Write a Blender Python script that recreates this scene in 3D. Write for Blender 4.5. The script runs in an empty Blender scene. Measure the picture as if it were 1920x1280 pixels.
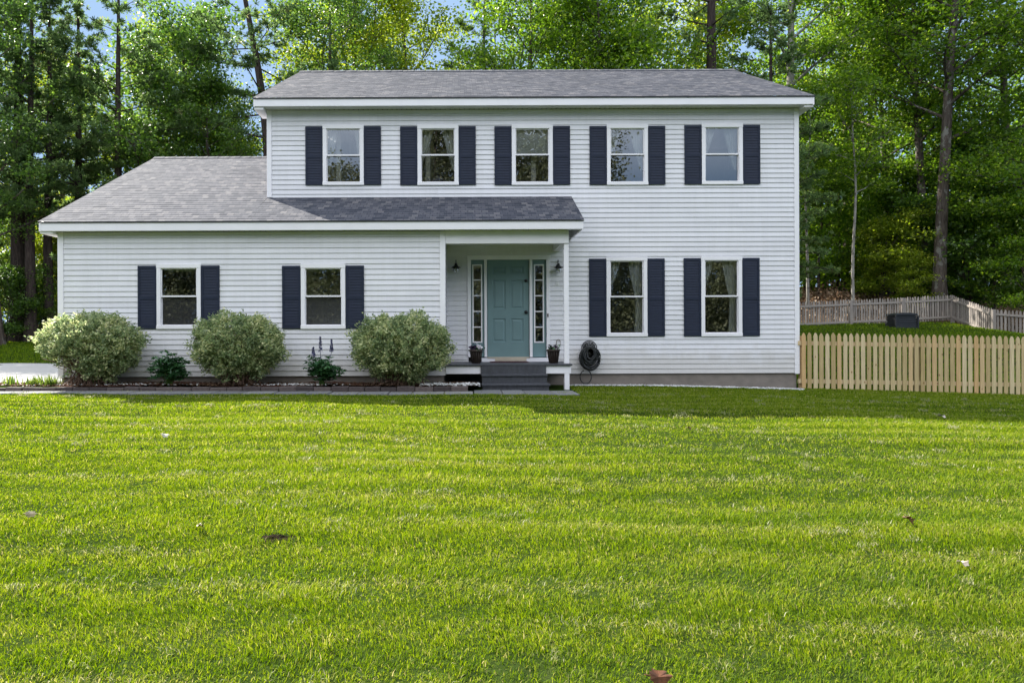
import bpy, math, random
import numpy as np
from mathutils import Vector, Matrix

random.seed(4)
sc = bpy.context.scene
COL = sc.collection
R = math.radians

# ------------------------------------------------------------------ camera model
F, CX, CY, ROLL, HC = 1310.0, 865.0, 630.0, 0.004, 1.02
WALL, WING = 14.57, 13.30          # depth of the main wall and of the left wing's wall


def W(px, py, d):
    """photo pixel (1920x1280) at depth d -> world x, z"""
    u, v = px - CX, py - CY
    return (u - ROLL * v) * d / F, HC - (v + ROLL * u) * d / F


def WX(px, d, py=630):
    return W(px, py, d)[0]


def WZ(py, d, px=865):
    return W(px, py, d)[1]


# ------------------------------------------------------------------ terrain height
def sstep(a, b, x):
    t = np.clip((x - a) / (b - a), 0, 1)
    return t * t * (3 - 2 * t)


def ground(x, y):
    x = np.asarray(x, float)
    y = np.asarray(y, float)
    tilt = np.interp(x, [-30, -9, -4, 1.2, 4, 7, 12, 30], [.05, .06, .04, 0, -.02, -.10, -.26, -.4])
    front = -.30 * np.clip((11 - y) / 11, 0, 1.6) ** 1.2
    left = np.interp(y, [0, 17, 20, 24, 30, 45, 80, 200], [0, 0, .10, .45, .90, 1.6, 2.5, 4])
    right = np.interp(y, [0, 15, 20, 24, 27, 30, 34, 38, 45, 80, 200], [0, 0, .42, .80, 1.15, 1.55, 2.7, 3.3, 4.1, 6.5, 9])
    right = right - .16 * np.clip(x - 20.5, 0, 8) * sstep(20, 24, y) * (1 - sstep(31, 36, y))
    k = sstep(-9, 8, x)
    back = left * (1 - k) + right * k
    inhouse = sstep(-9.0, -7.9, x) * (1 - sstep(7.0, 8.0, x)) * (1 - sstep(22, 24, y))
    back = back * (1 - inhouse)
    tw = 1 - sstep(16, 24, y)
    bump = .012 * np.sin(x * 1.7 + y * .6) + .010 * np.sin(x * .9 - y * 2.1 + 1) + .008 * np.sin(y * 3.3 + x * .3)
    return tilt * tw + front + back + bump * (1 - sstep(11.5, 12.4, y) * (1 - sstep(15, 17, y)))


def gz(x, y):
    return float(ground(x, y))


# ------------------------------------------------------------------ materials
def mat(name):
    m = bpy.data.materials.new(name)
    m.use_nodes = True
    nt = m.node_tree
    return m, nt, nt.nodes['Principled BSDF'], nt.nodes['Material Output']


def N(nt, t, **k):
    n = nt.nodes.new(t)
    for a, b in k.items():
        setattr(n, a, b)
    return n


def L(nt, a, b):
    nt.links.new(a, b)


def ramp(nt, stops, fac=None):
    n = N(nt, 'ShaderNodeValToRGB')
    e = n.color_ramp.elements
    while len(e) > 1:
        e.remove(e[-1])
    e[0].position, e[0].color = stops[0][0], (*stops[0][1], 1)
    for p, c in stops[1:]:
        q = e.new(p)
        q.color = (*c, 1)
    if fac is not None:
        L(nt, fac, n.inputs[0])
    return n


def coords(nt, scale=(1, 1, 1), which='Object'):
    tc = N(nt, 'ShaderNodeTexCoord')
    mp = N(nt, 'ShaderNodeMapping')
    mp.inputs['Scale'].default_value = scale
    L(nt, tc.outputs[which], mp.inputs[0])
    return mp.outputs[0]


def noise(nt, vec, scale, detail=4, rough=.55):
    n = N(nt, 'ShaderNodeTexNoise')
    n.inputs['Scale'].default_value = scale
    n.inputs['Detail'].default_value = detail
    n.inputs['Roughness'].default_value = rough
    if vec is not None:
        L(nt, vec, n.inputs['Vector'])
    return n.outputs['Fac']


def simple(name, c, rough=.6, var=.12, scale=6, stretch=(1, 1, 1), bump=0.0, spec=.4, metal=0, bscale=None):
    m, nt, b, o = mat(name)
    v = coords(nt, stretch)
    f = noise(nt, v, scale)
    r = ramp(nt, [(.25, tuple(x * (1 - var) for x in c)), (.75, tuple(min(1, x * (1 + var)) for x in c))], f)
    L(nt, r.outputs[0], b.inputs['Base Color'])
    b.inputs['Roughness'].default_value = rough
    b.inputs['Specular IOR Level'].default_value = spec
    b.inputs['Metallic'].default_value = metal
    if bump:
        bn = N(nt, 'ShaderNodeBump')
        bn.inputs['Strength'].default_value = bump
        bn.inputs['Distance'].default_value = .01
        L(nt, noise(nt, v, bscale or scale * 4), bn.inputs['Height'])
        L(nt, bn.outputs[0], b.inputs['Normal'])
    return m


def leafy(name, stops, trans=.4, rough=.5, spec=.3, attr='rnd', objvar=.0):
    """leaf material: colour from a per-leaf random number, part of the light passes through"""
    m, nt, b, o = mat(name)
    a = N(nt, 'ShaderNodeAttribute', attribute_name=attr)
    r = ramp(nt, stops, a.outputs['Fac'])
    L(nt, r.outputs[0], b.inputs['Base Color'])
    b.inputs['Roughness'].default_value = rough
    b.inputs['Specular IOR Level'].default_value = spec
    t = N(nt, 'ShaderNodeBsdfTranslucent')
    hsv = N(nt, 'ShaderNodeHueSaturation')
    hsv.inputs['Hue'].default_value = .491
    hsv.inputs['Saturation'].default_value = 1.08
    hsv.inputs['Value'].default_value = 1.95
    L(nt, r.outputs[0], hsv.inputs['Color'])
    L(nt, hsv.outputs[0], t.inputs['Color'])
    mx = N(nt, 'ShaderNodeMixShader')
    mx.inputs[0].default_value = trans
    L(nt, b.outputs[0], mx.inputs[1])
    L(nt, t.outputs[0], mx.inputs[2])
    L(nt, mx.outputs[0], o.inputs['Surface'])
    return m


M = {}
# vinyl siding: pale blue-grey with faint chalky streaks
m, nt, b, o = mat('siding')
v = coords(nt, (.6, .6, 3))
f1 = noise(nt, v, 2.2, 5)
r = ramp(nt, [(.3, (.685, .678, .715)), (.7, (.74, .73, .765))], f1)
v2 = coords(nt, (9, 9, .5))
f2 = noise(nt, v2, 1.5, 3)
mx = N(nt, 'ShaderNodeMix', data_type='RGBA', blend_type='MULTIPLY')
mx.inputs[0].default_value = .35
L(nt, r.outputs[0], mx.inputs[6])
L(nt, ramp(nt, [(.3, (.86, .86, .84)), (.65, (1, 1, 1))], f2).outputs[0], mx.inputs[7])
at_ = N(nt, 'ShaderNodeAttribute', attribute_name='rnd')
mt = N(nt, 'ShaderNodeMix', data_type='RGBA', blend_type='MULTIPLY')
mt.inputs[0].default_value = 1
L(nt, mx.outputs[2], mt.inputs[6])
L(nt, ramp(nt, [(0, (.94, .94, .935)), (1, (1.03, 1.03, 1.03))], at_.outputs['Fac']).outputs[0], mt.inputs[7])
# splash dirt low on the boards
gp = N(nt, 'ShaderNodeNewGeometry')
sz = N(nt, 'ShaderNodeSeparateXYZ')
L(nt, gp.outputs['Position'], sz.inputs[0])
dm = N(nt, 'ShaderNodeMath', operation='MULTIPLY_ADD')
L(nt, noise(nt, gp.outputs['Position'], 3.5, 5), dm.inputs[0])
dm.inputs[1].default_value = -.9
L(nt, sz.outputs['Z'], dm.inputs[2])
md_ = N(nt, 'ShaderNodeMix', data_type='RGBA', blend_type='MULTIPLY')
md_.inputs[0].default_value = 1
L(nt, mt.outputs[2], md_.inputs[6])
L(nt, ramp(nt, [(0, (.84, .82, .77)), (.35, (1, 1, 1))], dm.outputs[0]).outputs[0], md_.inputs[7])
L(nt, md_.outputs[2], b.inputs['Base Color'])
b.inputs['Roughness'].default_value = .45
b.inputs['Specular IOR Level'].default_value = .35
bn = N(nt, 'ShaderNodeBump')
bn.inputs['Strength'].default_value = .12
bn.inputs['Distance'].default_value = .004
L(nt, noise(nt, coords(nt, (2, 2, 30)), 6, 3), bn.inputs['Height'])
L(nt, bn.outputs[0], b.inputs['Normal'])
M['siding'] = m
M['trim'] = simple('white_trim', (.82, .80, .83), .4, .04, 3, (1, 1, 1), .05)
M['soffit'] = simple('soffit_vinyl', (.74, .74, .72), .5, .04, 3)
M['navy'] = simple('navy_shutter', (.017, .0230, .044), .55, .15, 5, (1, 1, 3), .05, .22)
M['teal'] = simple('teal_paint', (.155, .245, .26), .38, .06, 4, (1, 1, 1), .06, .45)
M['deck'] = simple('grey_deck_paint', (.055, .057, .066), .5, .3, 7, (3, 1, 1), .2)
M['black'] = simple('black_metal', (.012, .012, .013), .4, .2, 8)
M['rubber'] = simple('hose_rubber', (.012, .014, .015), .38, .3, 14, spec=.5)
M['concrete'] = simple('concrete', (.225, .195, .17), .85, .22, 3.5, (1, 1, 1.6), .5, .2, 0, 60)
M['drive'] = simple('pale_concrete', (.46, .44, .41), .85, .08, 1.4, (1, 1, 1), .3, .2, 0, 60)
M['pot'] = simple('brown_pot', (.035, .024, .019), .55, .35, 14, (1, 1, .3), .3)
M['mat'] = simple('maroon_mat', (.06, .02, .025), .95, .3, 40)
M['tan'] = simple('tan_threshold', (.50, .43, .34), .5, .1, 6)
M['room'] = simple('room_paint', (.48, .46, .43), .8, .15, 2)
M['bin'] = simple('black_plastic', (.014, .016, .021), .45, .2, 6, bump=.2)
M['bed'] = simple('mulch', (.065, .030, .021), .95, .55, 22, bump=1.0, bscale=60, spec=.03)
M['soil'] = simple('dark_soil', (.020, .014, .009), .95, .5, 18, bump=1.0, bscale=50, spec=.02)
M['whitepaint'] = simple('white_paint', (.8, .8, .8), .4, .03, 3)


def curtain_mat():
    m, nt, b, o = mat('sheer_curtain')
    b.inputs['Base Color'].default_value = (.72, .73, .72, 1)
    b.inputs['Roughness'].default_value = .9
    t = N(nt, 'ShaderNodeBsdfTranslucent')
    t.inputs[0].default_value = (.7, .7, .7, 1)
    mx = N(nt, 'ShaderNodeMixShader')
    mx.inputs[0].default_value = .35
    L(nt, b.outputs[0], mx.inputs[1])
    L(nt, t.outputs[0], mx.inputs[2])
    L(nt, mx.outputs[0], o.inputs['Surface'])
    return m


M['curtain'] = curtain_mat()


def glass_mat(name, refl=.14, screen=0.0, tint=(.9, .93, .93)):
    m, nt, b, o = mat(name)
    nt.nodes.remove(b)
    tr = N(nt, 'ShaderNodeBsdfTransparent')
    tr.inputs[0].default_value = (*tint, 1)
    gl = N(nt, 'ShaderNodeBsdfGlossy')
    gl.inputs['Roughness'].default_value = .0
    gl.inputs['Color'].default_value = (.95, .97, 1, 1)
    v = coords(nt)
    bn = N(nt, 'ShaderNodeBump')
    bn.inputs['Strength'].default_value = .02
    bn.inputs['Distance'].default_value = .01
    L(nt, noise(nt, v, 2.5, 2), bn.inputs['Height'])
    L(nt, bn.outputs[0], gl.inputs['Normal'])
    fr = N(nt, 'ShaderNodeFresnel')
    fr.inputs[0].default_value = 1.5
    ad = N(nt, 'ShaderNodeMath', operation='ADD', use_clamp=True)
    L(nt, fr.outputs[0], ad.inputs[0])
    ad.inputs[1].default_value = refl
    base = tr.outputs[0]
    if screen:
        df = N(nt, 'ShaderNodeBsdfDiffuse')
        df.inputs[0].default_value = (.05, .05, .052, 1)
        m0 = N(nt, 'ShaderNodeMixShader')
        m0.inputs[0].default_value = screen
        L(nt, base, m0.inputs[1])
        L(nt, df.outputs[0], m0.inputs[2])
        base = m0.outputs[0]
    mx = N(nt, 'ShaderNodeMixShader')
    L(nt, ad.outputs[0], mx.inputs[0])
    L(nt, base, mx.inputs[1])
    L(nt, gl.outputs[0], mx.inputs[2])
    L(nt, mx.outputs[0], o.inputs['Surface'])
    return m


M['glass'] = glass_mat('window_glass', .16)
M['glass_screen'] = glass_mat('screened_glass', .045, .55)
M['jar'] = glass_mat('lamp_glass', .10, 0, (.8, .8, .78))


def shingle_mat():
    m, nt, b, o = mat('asphalt_shingle')
    g = N(nt, 'ShaderNodeUVMap')
    br = N(nt, 'ShaderNodeTexBrick')
    br.offset = .37
    br.offset_frequency = 2
    br.squash = 1
    L(nt, g.outputs[0], br.inputs['Vector'])
    br.inputs['Scale'].default_value = 1
    br.inputs['Brick Width'].default_value = .135
    br.inputs['Row Height'].default_value = .14
    br.inputs['Mortar Size'].default_value = .007
    br.inputs['Bias'].default_value = 0
    br.inputs['Color1'].default_value = (.0, .0, .0, 1)
    br.inputs['Color2'].default_value = (1, 1, 1, 1)
    br.inputs['Mortar'].default_value = (0, 0, 0, 1)  # darkest tone at the joints paints in the shadow lines of the tabs
    f = noise(nt, g.outputs[0], 1.1, 5, .6)
    f2 = noise(nt, g.outputs[0], 38, 4, .75)
    r = ramp(nt, [(0, (.046, .050, .064)), (.35, (.077, .080, .096)), (.75, (.100, .101, .115)), (1, (.148, .143, .150))], br.outputs['Color'])
    mx = N(nt, 'ShaderNodeMix', data_type='RGBA', blend_type='MULTIPLY')
    mx.inputs[0].default_value = 1
    L(nt, r.outputs[0], mx.inputs[6])
    L(nt, ramp(nt, [(.3, (.90, .90, .92)), (.7, (1.08, 1.07, 1.05))], f).outputs[0], mx.inputs[7])
    mx2 = N(nt, 'ShaderNodeMix', data_type='RGBA', blend_type='MULTIPLY')
    mx2.inputs[0].default_value = 1
    L(nt, mx.outputs[2], mx2.inputs[6])
    L(nt, ramp(nt, [(.3, (.7, .7, .7)), (.7, (1.3, 1.3, 1.3))], f2).outputs[0], mx2.inputs[7])
    L(nt, mx2.outputs[2], b.inputs['Base Color'])
    b.inputs['Roughness'].default_value = .9
    b.inputs['Specular IOR Level'].default_value = .16
    bn = N(nt, 'ShaderNodeBump')
    bn.inputs['Strength'].default_value = .6
    bn.inputs['Distance'].default_value = .006
    L(nt, f2, bn.inputs['Height'])
    L(nt, bn.outputs[0], b.inputs['Normal'])
    return m


M['shingle'] = shingle_mat()


def picket_mat(name, stops, knots=True):
    m, nt, b, o = mat(name)
    a = N(nt, 'ShaderNodeAttribute', attribute_name='rnd')
    r = ramp(nt, stops, a.outputs['Fac'])
    v = coords(nt, (30, 30, 1.5))
    f = noise(nt, v, 2, 5)
    mx = N(nt, 'ShaderNodeMix', data_type='RGBA', blend_type='MULTIPLY')
    mx.inputs[0].default_value = 1
    L(nt, r.outputs[0], mx.inputs[6])
    L(nt, ramp(nt, [(.3, (.78, .76, .72)), (.65, (1.08, 1.08, 1.08))], f).outputs[0], mx.inputs[7])
    last = mx.outputs[2]
    if knots:
        vo = N(nt, 'ShaderNodeTexVoronoi')
        vo.inputs['Scale'].default_value = 4
        L(nt, coords(nt, (1.6, 1.6, 1)), vo.inputs['Vector'])
        k = N(nt, 'ShaderNodeMix', data_type='RGBA', blend_type='MULTIPLY')
        k.inputs[0].default_value = 1
        L(nt, last, k.inputs[6])
        L(nt, ramp(nt, [(.05, (.45, .33, .22)), (.12, (1, 1, 1))], vo.outputs['Distance']).outputs[0], k.inputs[7])
        last = k.outputs[2]
    L(nt, last, b.inputs['Base Color'])
    b.inputs['Roughness'].default_value = .8
    b.inputs['Specular IOR Level'].default_value = .2
    return m


M['pine_wood'] = picket_mat('new_pine_wood', [(0, (.43, .32, .155)), (.35, (.55, .435, .245)), (.7, (.62, .505, .32)), (1, (.56, .37, .18))])
M['old_wood'] = picket_mat('weathered_wood', [(0, (.16, .14, .125)), (.5, (.26, .23, .21)), (1, (.34, .305, .275))], False)


def bark(name, c1, c2, patch=None, scale=1.0):
    m, nt, b, o = mat(name)
    v = coords(nt, (7, 7, 1.1))
    f = noise(nt, v, 2.2 * scale, 6, .65)
    r = ramp(nt, [(.3, c1), (.7, c2)], f)
    last = r.outputs[0]
    if patch:
        f2 = noise(nt, coords(nt, (2, 2, 1.2)), 1.6, 4, .7)
        mx = N(nt, 'ShaderNodeMix', data_type='RGBA')
        L(nt, ramp(nt, [(.54, (0, 0, 0)), (.62, (1, 1, 1))], f2).outputs[0], mx.inputs[0])
        L(nt, last, mx.inputs[6])
        mx.inputs[7].default_value = (*patch, 1)
        last = mx.outputs[2]
    L(nt, last, b.inputs['Base Color'])
    b.inputs['Roughness'].default_value = .95
    b.inputs['Specular IOR Level'].default_value = .1
    bn = N(nt, 'ShaderNodeBump')
    bn.inputs['Strength'].default_value = .9
    bn.inputs['Distance'].default_value = .03
    L(nt, f, bn.inputs['Height'])
    L(nt, bn.outputs[0], b.inputs['Normal'])
    return m


M['bark'] = bark('brown_bark', (.035, .027, .022), (.13, .105, .09), (.20, .19, .17))
M['bark_dark'] = bark('dark_pine_bark', (.022, .017, .015), (.085, .066, .058))
M['bark_pale'] = bark('pale_bark', (.16, .15, .13), (.36, .34, .31), (.08, .07, .06))
M['twig'] = simple('twig', (.14, .085, .06), .9, .3, 20)

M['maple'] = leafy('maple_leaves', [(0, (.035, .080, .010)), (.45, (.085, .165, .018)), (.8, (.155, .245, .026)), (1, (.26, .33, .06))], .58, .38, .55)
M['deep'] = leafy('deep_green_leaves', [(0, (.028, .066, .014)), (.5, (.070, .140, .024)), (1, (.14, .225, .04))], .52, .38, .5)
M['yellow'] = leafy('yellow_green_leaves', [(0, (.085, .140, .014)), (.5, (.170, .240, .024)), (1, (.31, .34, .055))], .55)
M['needle'] = leafy('pine_needles', [(0, (.055, .095, .036)), (.5, (.100, .165, .056)), (.9, (.15, .225, .075)), (1, (.19, .19, .085))], .48)
M['shrub'] = leafy('variegated_leaves', [(0, (.10, .145, .07)), (.35, (.20, .265, .125)), (.65, (.34, .385, .19)), (1, (.64, .62, .36))], .45)
M['peony'] = leafy('dark_glossy_leaves', [(0, (.015, .05, .018)), (.6, (.030, .095, .03)), (1, (.055, .15, .045))], .25, .4, .4)
M['petal_violet'] = leafy('violet_petals', [(0, (.07, .075, .15)), (1, (.17, .165, .28))], .2)
M['petal_white'] = leafy('white_petals', [(0, (.5, .45, .5)), (1, (.8, .78, .8))], .25)
M['petal_dark'] = leafy('dark_petals', [(0, (.03, .02, .05)), (1, (.12, .07, .15))], .2)
M['grey_leaf'] = leafy('greyish_green_leaves', [(0, (.05, .06, .03)), (.5, (.10, .115, .055)), (1, (.19, .19, .11))], .3)
M['lily'] = leafy('strap_leaves', [(0, (.06, .12, .02)), (1, (.19, .25, .05))], .35)
M['grass'] = leafy('lawn_grass', [(0, (.028, .062, .005)), (.3, (.083, .145, .010)), (.55, (.154, .217, .015)), (.78, (.222, .260, .030)), (.9, (.30, .29, .08)), (1, (.40, .36, .16))], .42, .65, .09)
M['clip'] = leafy('dry_clippings', [(0, (.12, .15, .04)), (.5, (.21, .22, .085)), (1, (.33, .31, .17))], .3)
M['litter'] = leafy('leaf_litter', [(0, (.07, .04, .025)), (.5, (.19, .12, .07)), (1, (.36, .27, .18))], .2)


def ground_mat():
    m, nt, b, o = mat('earth')
    g = N(nt, 'ShaderNodeNewGeometry')
    f = noise(nt, g.outputs['Position'], 9, 6, .65)
    f2 = noise(nt, g.outputs['Position'], .7, 4)
    lawn = ramp(nt, [(.3, (.014, .024, .006)), (.6, (.032, .050, .011)), (.8, (.065, .072, .026))], f)
    wood = ramp(nt, [(.3, (.030, .020, .013)), (.5, (.10, .065, .040)), (.75, (.20, .14, .09))], f)
    sp = N(nt, 'ShaderNodeSeparateXYZ')
    L(nt, g.outputs['Position'], sp.inputs[0])
    ad = N(nt, 'ShaderNodeMath', operation='MULTIPLY_ADD')
    L(nt, f2, ad.inputs[0])
    ad.inputs[1].default_value = 2.5
    L(nt, sp.outputs['Y'], ad.inputs[2])
    mr = N(nt, 'ShaderNodeMapRange')
    mr.inputs['From Min'].default_value = 30.6
    mr.inputs['From Max'].default_value = 31.4
    L(nt, ad.outputs[0], mr.inputs[0])
    mx = N(nt, 'ShaderNodeMix', data_type='RGBA')
    L(nt, mr.outputs[0], mx.inputs[0])
    L(nt, lawn.outputs[0], mx.inputs[6])
    L(nt, wood.outputs[0], mx.inputs[7])
    L(nt, mx.outputs[2], b.inputs['Base Color'])
    b.inputs['Roughness'].default_value = 1
    b.inputs['Specular IOR Level'].default_value = 0
    return m


M['ground'] = ground_mat()


def stones_mat(name, stops, scale=1):
    m, nt, b, o = mat(name)
    a = N(nt, 'ShaderNodeAttribute', attribute_name='rnd')
    r = ramp(nt, stops, a.outputs['Fac'])
    f = noise(nt, coords(nt), 25 * scale, 4)
    mx = N(nt, 'ShaderNodeMix', data_type='RGBA', blend_type='MULTIPLY')
    mx.inputs[0].default_value = 1
    L(nt, r.outputs[0], mx.inputs[6])
    L(nt, ramp(nt, [(.3, (.75, .75, .75)), (.7, (1.15, 1.15, 1.15))], f).outputs[0], mx.inputs[7])
    L(nt, mx.outputs[2], b.inputs['Base Color'])
    b.inputs['Roughness'].default_value = .9
    bn = N(nt, 'ShaderNodeBump')
    bn.inputs['Strength'].default_value = .5
    bn.inputs['Distance'].default_value = .01
    L(nt, f, bn.inputs['Height'])
    L(nt, bn.outputs[0], b.inputs['Normal'])
    return m


M['edging'] = stones_mat('edging_block', [(0, (.045, .034, .033)), (.5, (.075, .057, .054)), (1, (.115, .09, .083))])
M['paver'] = stones_mat('path_paver', [(0, (.12, .12, .122)), (.5, (.165, .165, .165)), (1, (.21, .205, .195))])
M['pebble'] = stones_mat('white_pebble', [(0, (.34, .33, .32)), (.5, (.55, .54, .52)), (1, (.74, .73, .71))])


# ------------------------------------------------------------------ mesh building
class MB:
    def __init__(s):
        s.v, s.f, s.a, s.uv = [], [], [], None
        s.val = 0.5

    def add(s, verts, faces):
        o = len(s.v)
        s.v += [tuple(p) for p in verts]
        s.f += [tuple(i + o for i in f) for f in faces]
        s.a += [s.val] * len(verts)

    def box(s, x0, x1, y0, y1, z0, z1):
        s.add([(x0, y0, z0), (x1, y0, z0), (x1, y1, z0), (x0, y1, z0), (x0, y0, z1), (x1, y0, z1), (x1, y1, z1), (x0, y1, z1)],
              [(0, 3, 2, 1), (4, 5, 6, 7), (0, 1, 5, 4), (1, 2, 6, 5), (2, 3, 7, 6), (3, 0, 4, 7)])

    def quad(s, a, b, c, d):
        s.add([a, b, c, d], [(0, 1, 2, 3)])

    def prism(s, poly, y0, y1):
        """polygon in x,z extruded along y"""
        n = len(poly)
        s.add([(x, y0, z) for x, z in poly] + [(x, y1, z) for x, z in poly],
              [tuple(range(n)), tuple(range(2 * n - 1, n - 1, -1))] + [(i, i + n, (i + 1) % n + n, (i + 1) % n) for i in range(n)])

    def tube(s, path, rad, n=8, cap=True, closed=False):
        V, Q = tube_np(np.array(path, float), np.broadcast_to(np.array(rad, float), (len(path),)), n, closed)
        f = [tuple(q) for q in Q]
        if cap and not closed:
            f += [tuple(range(n - 1, -1, -1)), tuple(range(len(V) - n, len(V)))]
        s.add(V, f)

    def lathe(s, prof, c, n=20):
        V, Fc = [], []
        for r, z in prof:
            for i in range(n):
                t = 2 * math.pi * i / n
                V.append((c[0] + r * math.cos(t), c[1] + r * math.sin(t), c[2] + z))
        for k in range(len(prof) - 1):
            for i in range(n):
                j = (i + 1) % n
                Fc.append((k * n + i, k * n + j, (k + 1) * n + j, (k + 1) * n + i))
        s.add(V, Fc)

    def build(s, name, m, parent=None, smooth=False, bevel=0, loc=None):
        me = bpy.data.meshes.new(name)
        me.from_pydata(s.v, [], s.f)
        at = me.attributes.new('rnd', 'FLOAT', 'POINT')
        at.data.foreach_set('value', np.array(s.a, 'f'))
        if s.uv is not None:
            ul = me.uv_layers.new(name='UVMap')
            vi = np.empty(len(me.loops), 'i')
            me.loops.foreach_get('vertex_index', vi)
            ul.data.foreach_set('uv', np.array(s.uv, 'f')[vi].ravel())
        me.materials.append(m)
        if smooth:
            me.polygons.foreach_set('use_smooth', [True] * len(me.polygons))
        me.update()
        ob = bpy.data.objects.new(name, me)
        COL.objects.link(ob)
        attach(ob, parent)
        if loc is not None:
            ob.location = loc
        if bevel:
            md = ob.modifiers.new('edge', 'BEVEL')
            md.width = bevel
            md.segments = 2
            md.limit_method = 'ANGLE'
        return ob


def attach(ob, parent):
    """parts are modelled in world space: undo the thing's own position"""
    if parent is not None:
        ob.parent = parent
        if parent.parent is None and parent.type == 'EMPTY':
            ob.location = -Vector(parent.location)


def tube_np(P, rad, n=6, closed=False):
    k = len(P)
    if closed:
        T = np.roll(P, -1, 0) - np.roll(P, 1, 0)
    else:
        T = np.gradient(P, axis=0)
    T /= np.linalg.norm(T, axis=1)[:, None] + 1e-9
    ref = np.array([0, 0, 1.]) if abs(T[:, 2]).mean() < .85 else np.array([1., 0, 0])
    A = np.cross(T, ref)
    A /= np.linalg.norm(A, axis=1)[:, None] + 1e-9
    B = np.cross(T, A)
    t = np.arange(n) * 2 * math.pi / n
    V = P[:, None, :] + rad[:, None, None] * (A[:, None, :] * np.cos(t)[None, :, None] + B[:, None, :] * np.sin(t)[None, :, None])
    i = np.arange(k if closed else k - 1)[:, None]
    j = np.arange(n)[None, :]
    a = i * n + j
    b_ = i * n + (j + 1) % n
    c = ((i + 1) % k) * n + (j + 1) % n
    d = ((i + 1) % k) * n + j
    Q = np.stack([a, b_, c, d], -1).reshape(-1, 4)
    return V.reshape(-1, 3), Q


def np_mesh(name, V, Q=None, T=None, rnd=None, mats=(), smooth=False, link=True):
    me = bpy.data.meshes.new(name)
    V = np.ascontiguousarray(V, 'f')
    me.vertices.add(len(V))
    me.vertices.foreach_set('co', V.ravel())
    li, st, off = [], [], 0
    for A, k in ((Q, 4), (T, 3)):
        if A is not None and len(A):
            li.append(np.asarray(A, 'i').ravel())
            st.append(off + np.arange(len(A), dtype='i') * k)
            off += len(A) * k
    li = np.concatenate(li)
    st = np.concatenate(st)
    me.loops.add(len(li))
    me.loops.foreach_set('vertex_index', li)
    me.polygons.add(len(st))
    me.polygons.foreach_set('loop_start', st)
    if rnd is not None:
        at = me.attributes.new('rnd', 'FLOAT', 'POINT')
        at.data.foreach_set('value', np.ascontiguousarray(rnd, 'f'))
    if smooth:
        me.polygons.foreach_set('use_smooth', np.ones(len(st), bool))
    for m in mats:
        me.materials.append(m)
    me.update(calc_edges=True)
    ob = bpy.data.objects.new(name, me)
    if link:
        COL.objects.link(ob)
    return ob


def tag(o, label=None, cat=None, group=None, kind=None):
    if label:
        o['label'] = label
    if cat:
        o['category'] = cat
    if group:
        o['group'] = group
    if kind:
        o['kind'] = kind
    return o


def thing(name, loc, label, cat, group=None, rz=0):
    e = bpy.data.objects.new(name, None)
    COL.objects.link(e)
    e.empty_display_size = .2
    e.location = loc
    e.rotation_euler = (0, 0, rz)
    return tag(e, label, cat, group)


# ------------------------------------------------------------------ leaves
def unit(a):
    return a / (np.linalg.norm(a, axis=-1, keepdims=True) + 1e-9)


def leaf_quads(C, size, rng, up=1.0, wid=.36, fold=.10, dirs=None):
    n = len(C)
    nrm = unit(rng.normal(size=(n, 3)) * .75 + np.array([0, 0, up]))
    a = rng.normal(size=(n, 3)) if dirs is None else dirs
    a = unit(a - (a * nrm).sum(1, keepdims=True) * nrm)
    b = np.cross(nrm, a)
    s = (size * rng.uniform(.7, 1.25, n))[:, None]
    V = np.stack([C - a * s * .5, C + b * s * wid + nrm * s * fold - a * s * .05, C + a * s * .5 - nrm * s * .08, C - b * s * wid + nrm * s * fold - a * s * .05], 1)
    Q = np.arange(4 * n).reshape(n, 4)
    return V.reshape(-1, 3), Q


def needle_quads(C, out, length, width, rng, per):
    """tufts of needles: thin blades radiating from every tuft centre"""
    n = len(C) * per
    CC = np.repeat(C, per, 0)
    d = unit(rng.normal(size=(n, 3)) + np.repeat(out, per, 0) * .9 + np.array([0, 0, .35]))
    s = unit(np.cross(d, rng.normal(size=(n, 3))))
    ln = (length * rng.uniform(.7, 1.2, n))[:, None]
    V = np.stack([CC - s * width * .4, CC + s * width * .4, CC + d * ln + s * width * .5, CC + d * ln - s * width * .5], 1)
    return V.reshape(-1, 3), np.arange(4 * n).reshape(n, 4)


class Tree:
    def __init__(s):
        s.tv, s.tq, s.o = [], [], 0
        s.pts, s.out = [], []

    def tube(s, P, r, n):
        V, Q = tube_np(P, r, n)
        s.tv.append(V)
        s.tq.append(Q + s.o)
        s.o += len(V)


def trunk_path(rng, H, lean=(0, 0), wob=.12, k=14, bow=0.0):
    t = np.linspace(0, 1, k)
    ph = rng.uniform(0, 6, 4)
    x = lean[0] * H * t + bow * np.sin(t * math.pi) + wob * np.sin(t * 5 + ph[0]) * t + wob * .5 * np.sin(t * 11 + ph[1]) * t
    y = lean[1] * H * t + wob * np.sin(t * 4.3 + ph[2]) * t
    x -= x[0]
    y -= y[0]
    return t, np.stack([x, y, t * H], 1)


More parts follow.
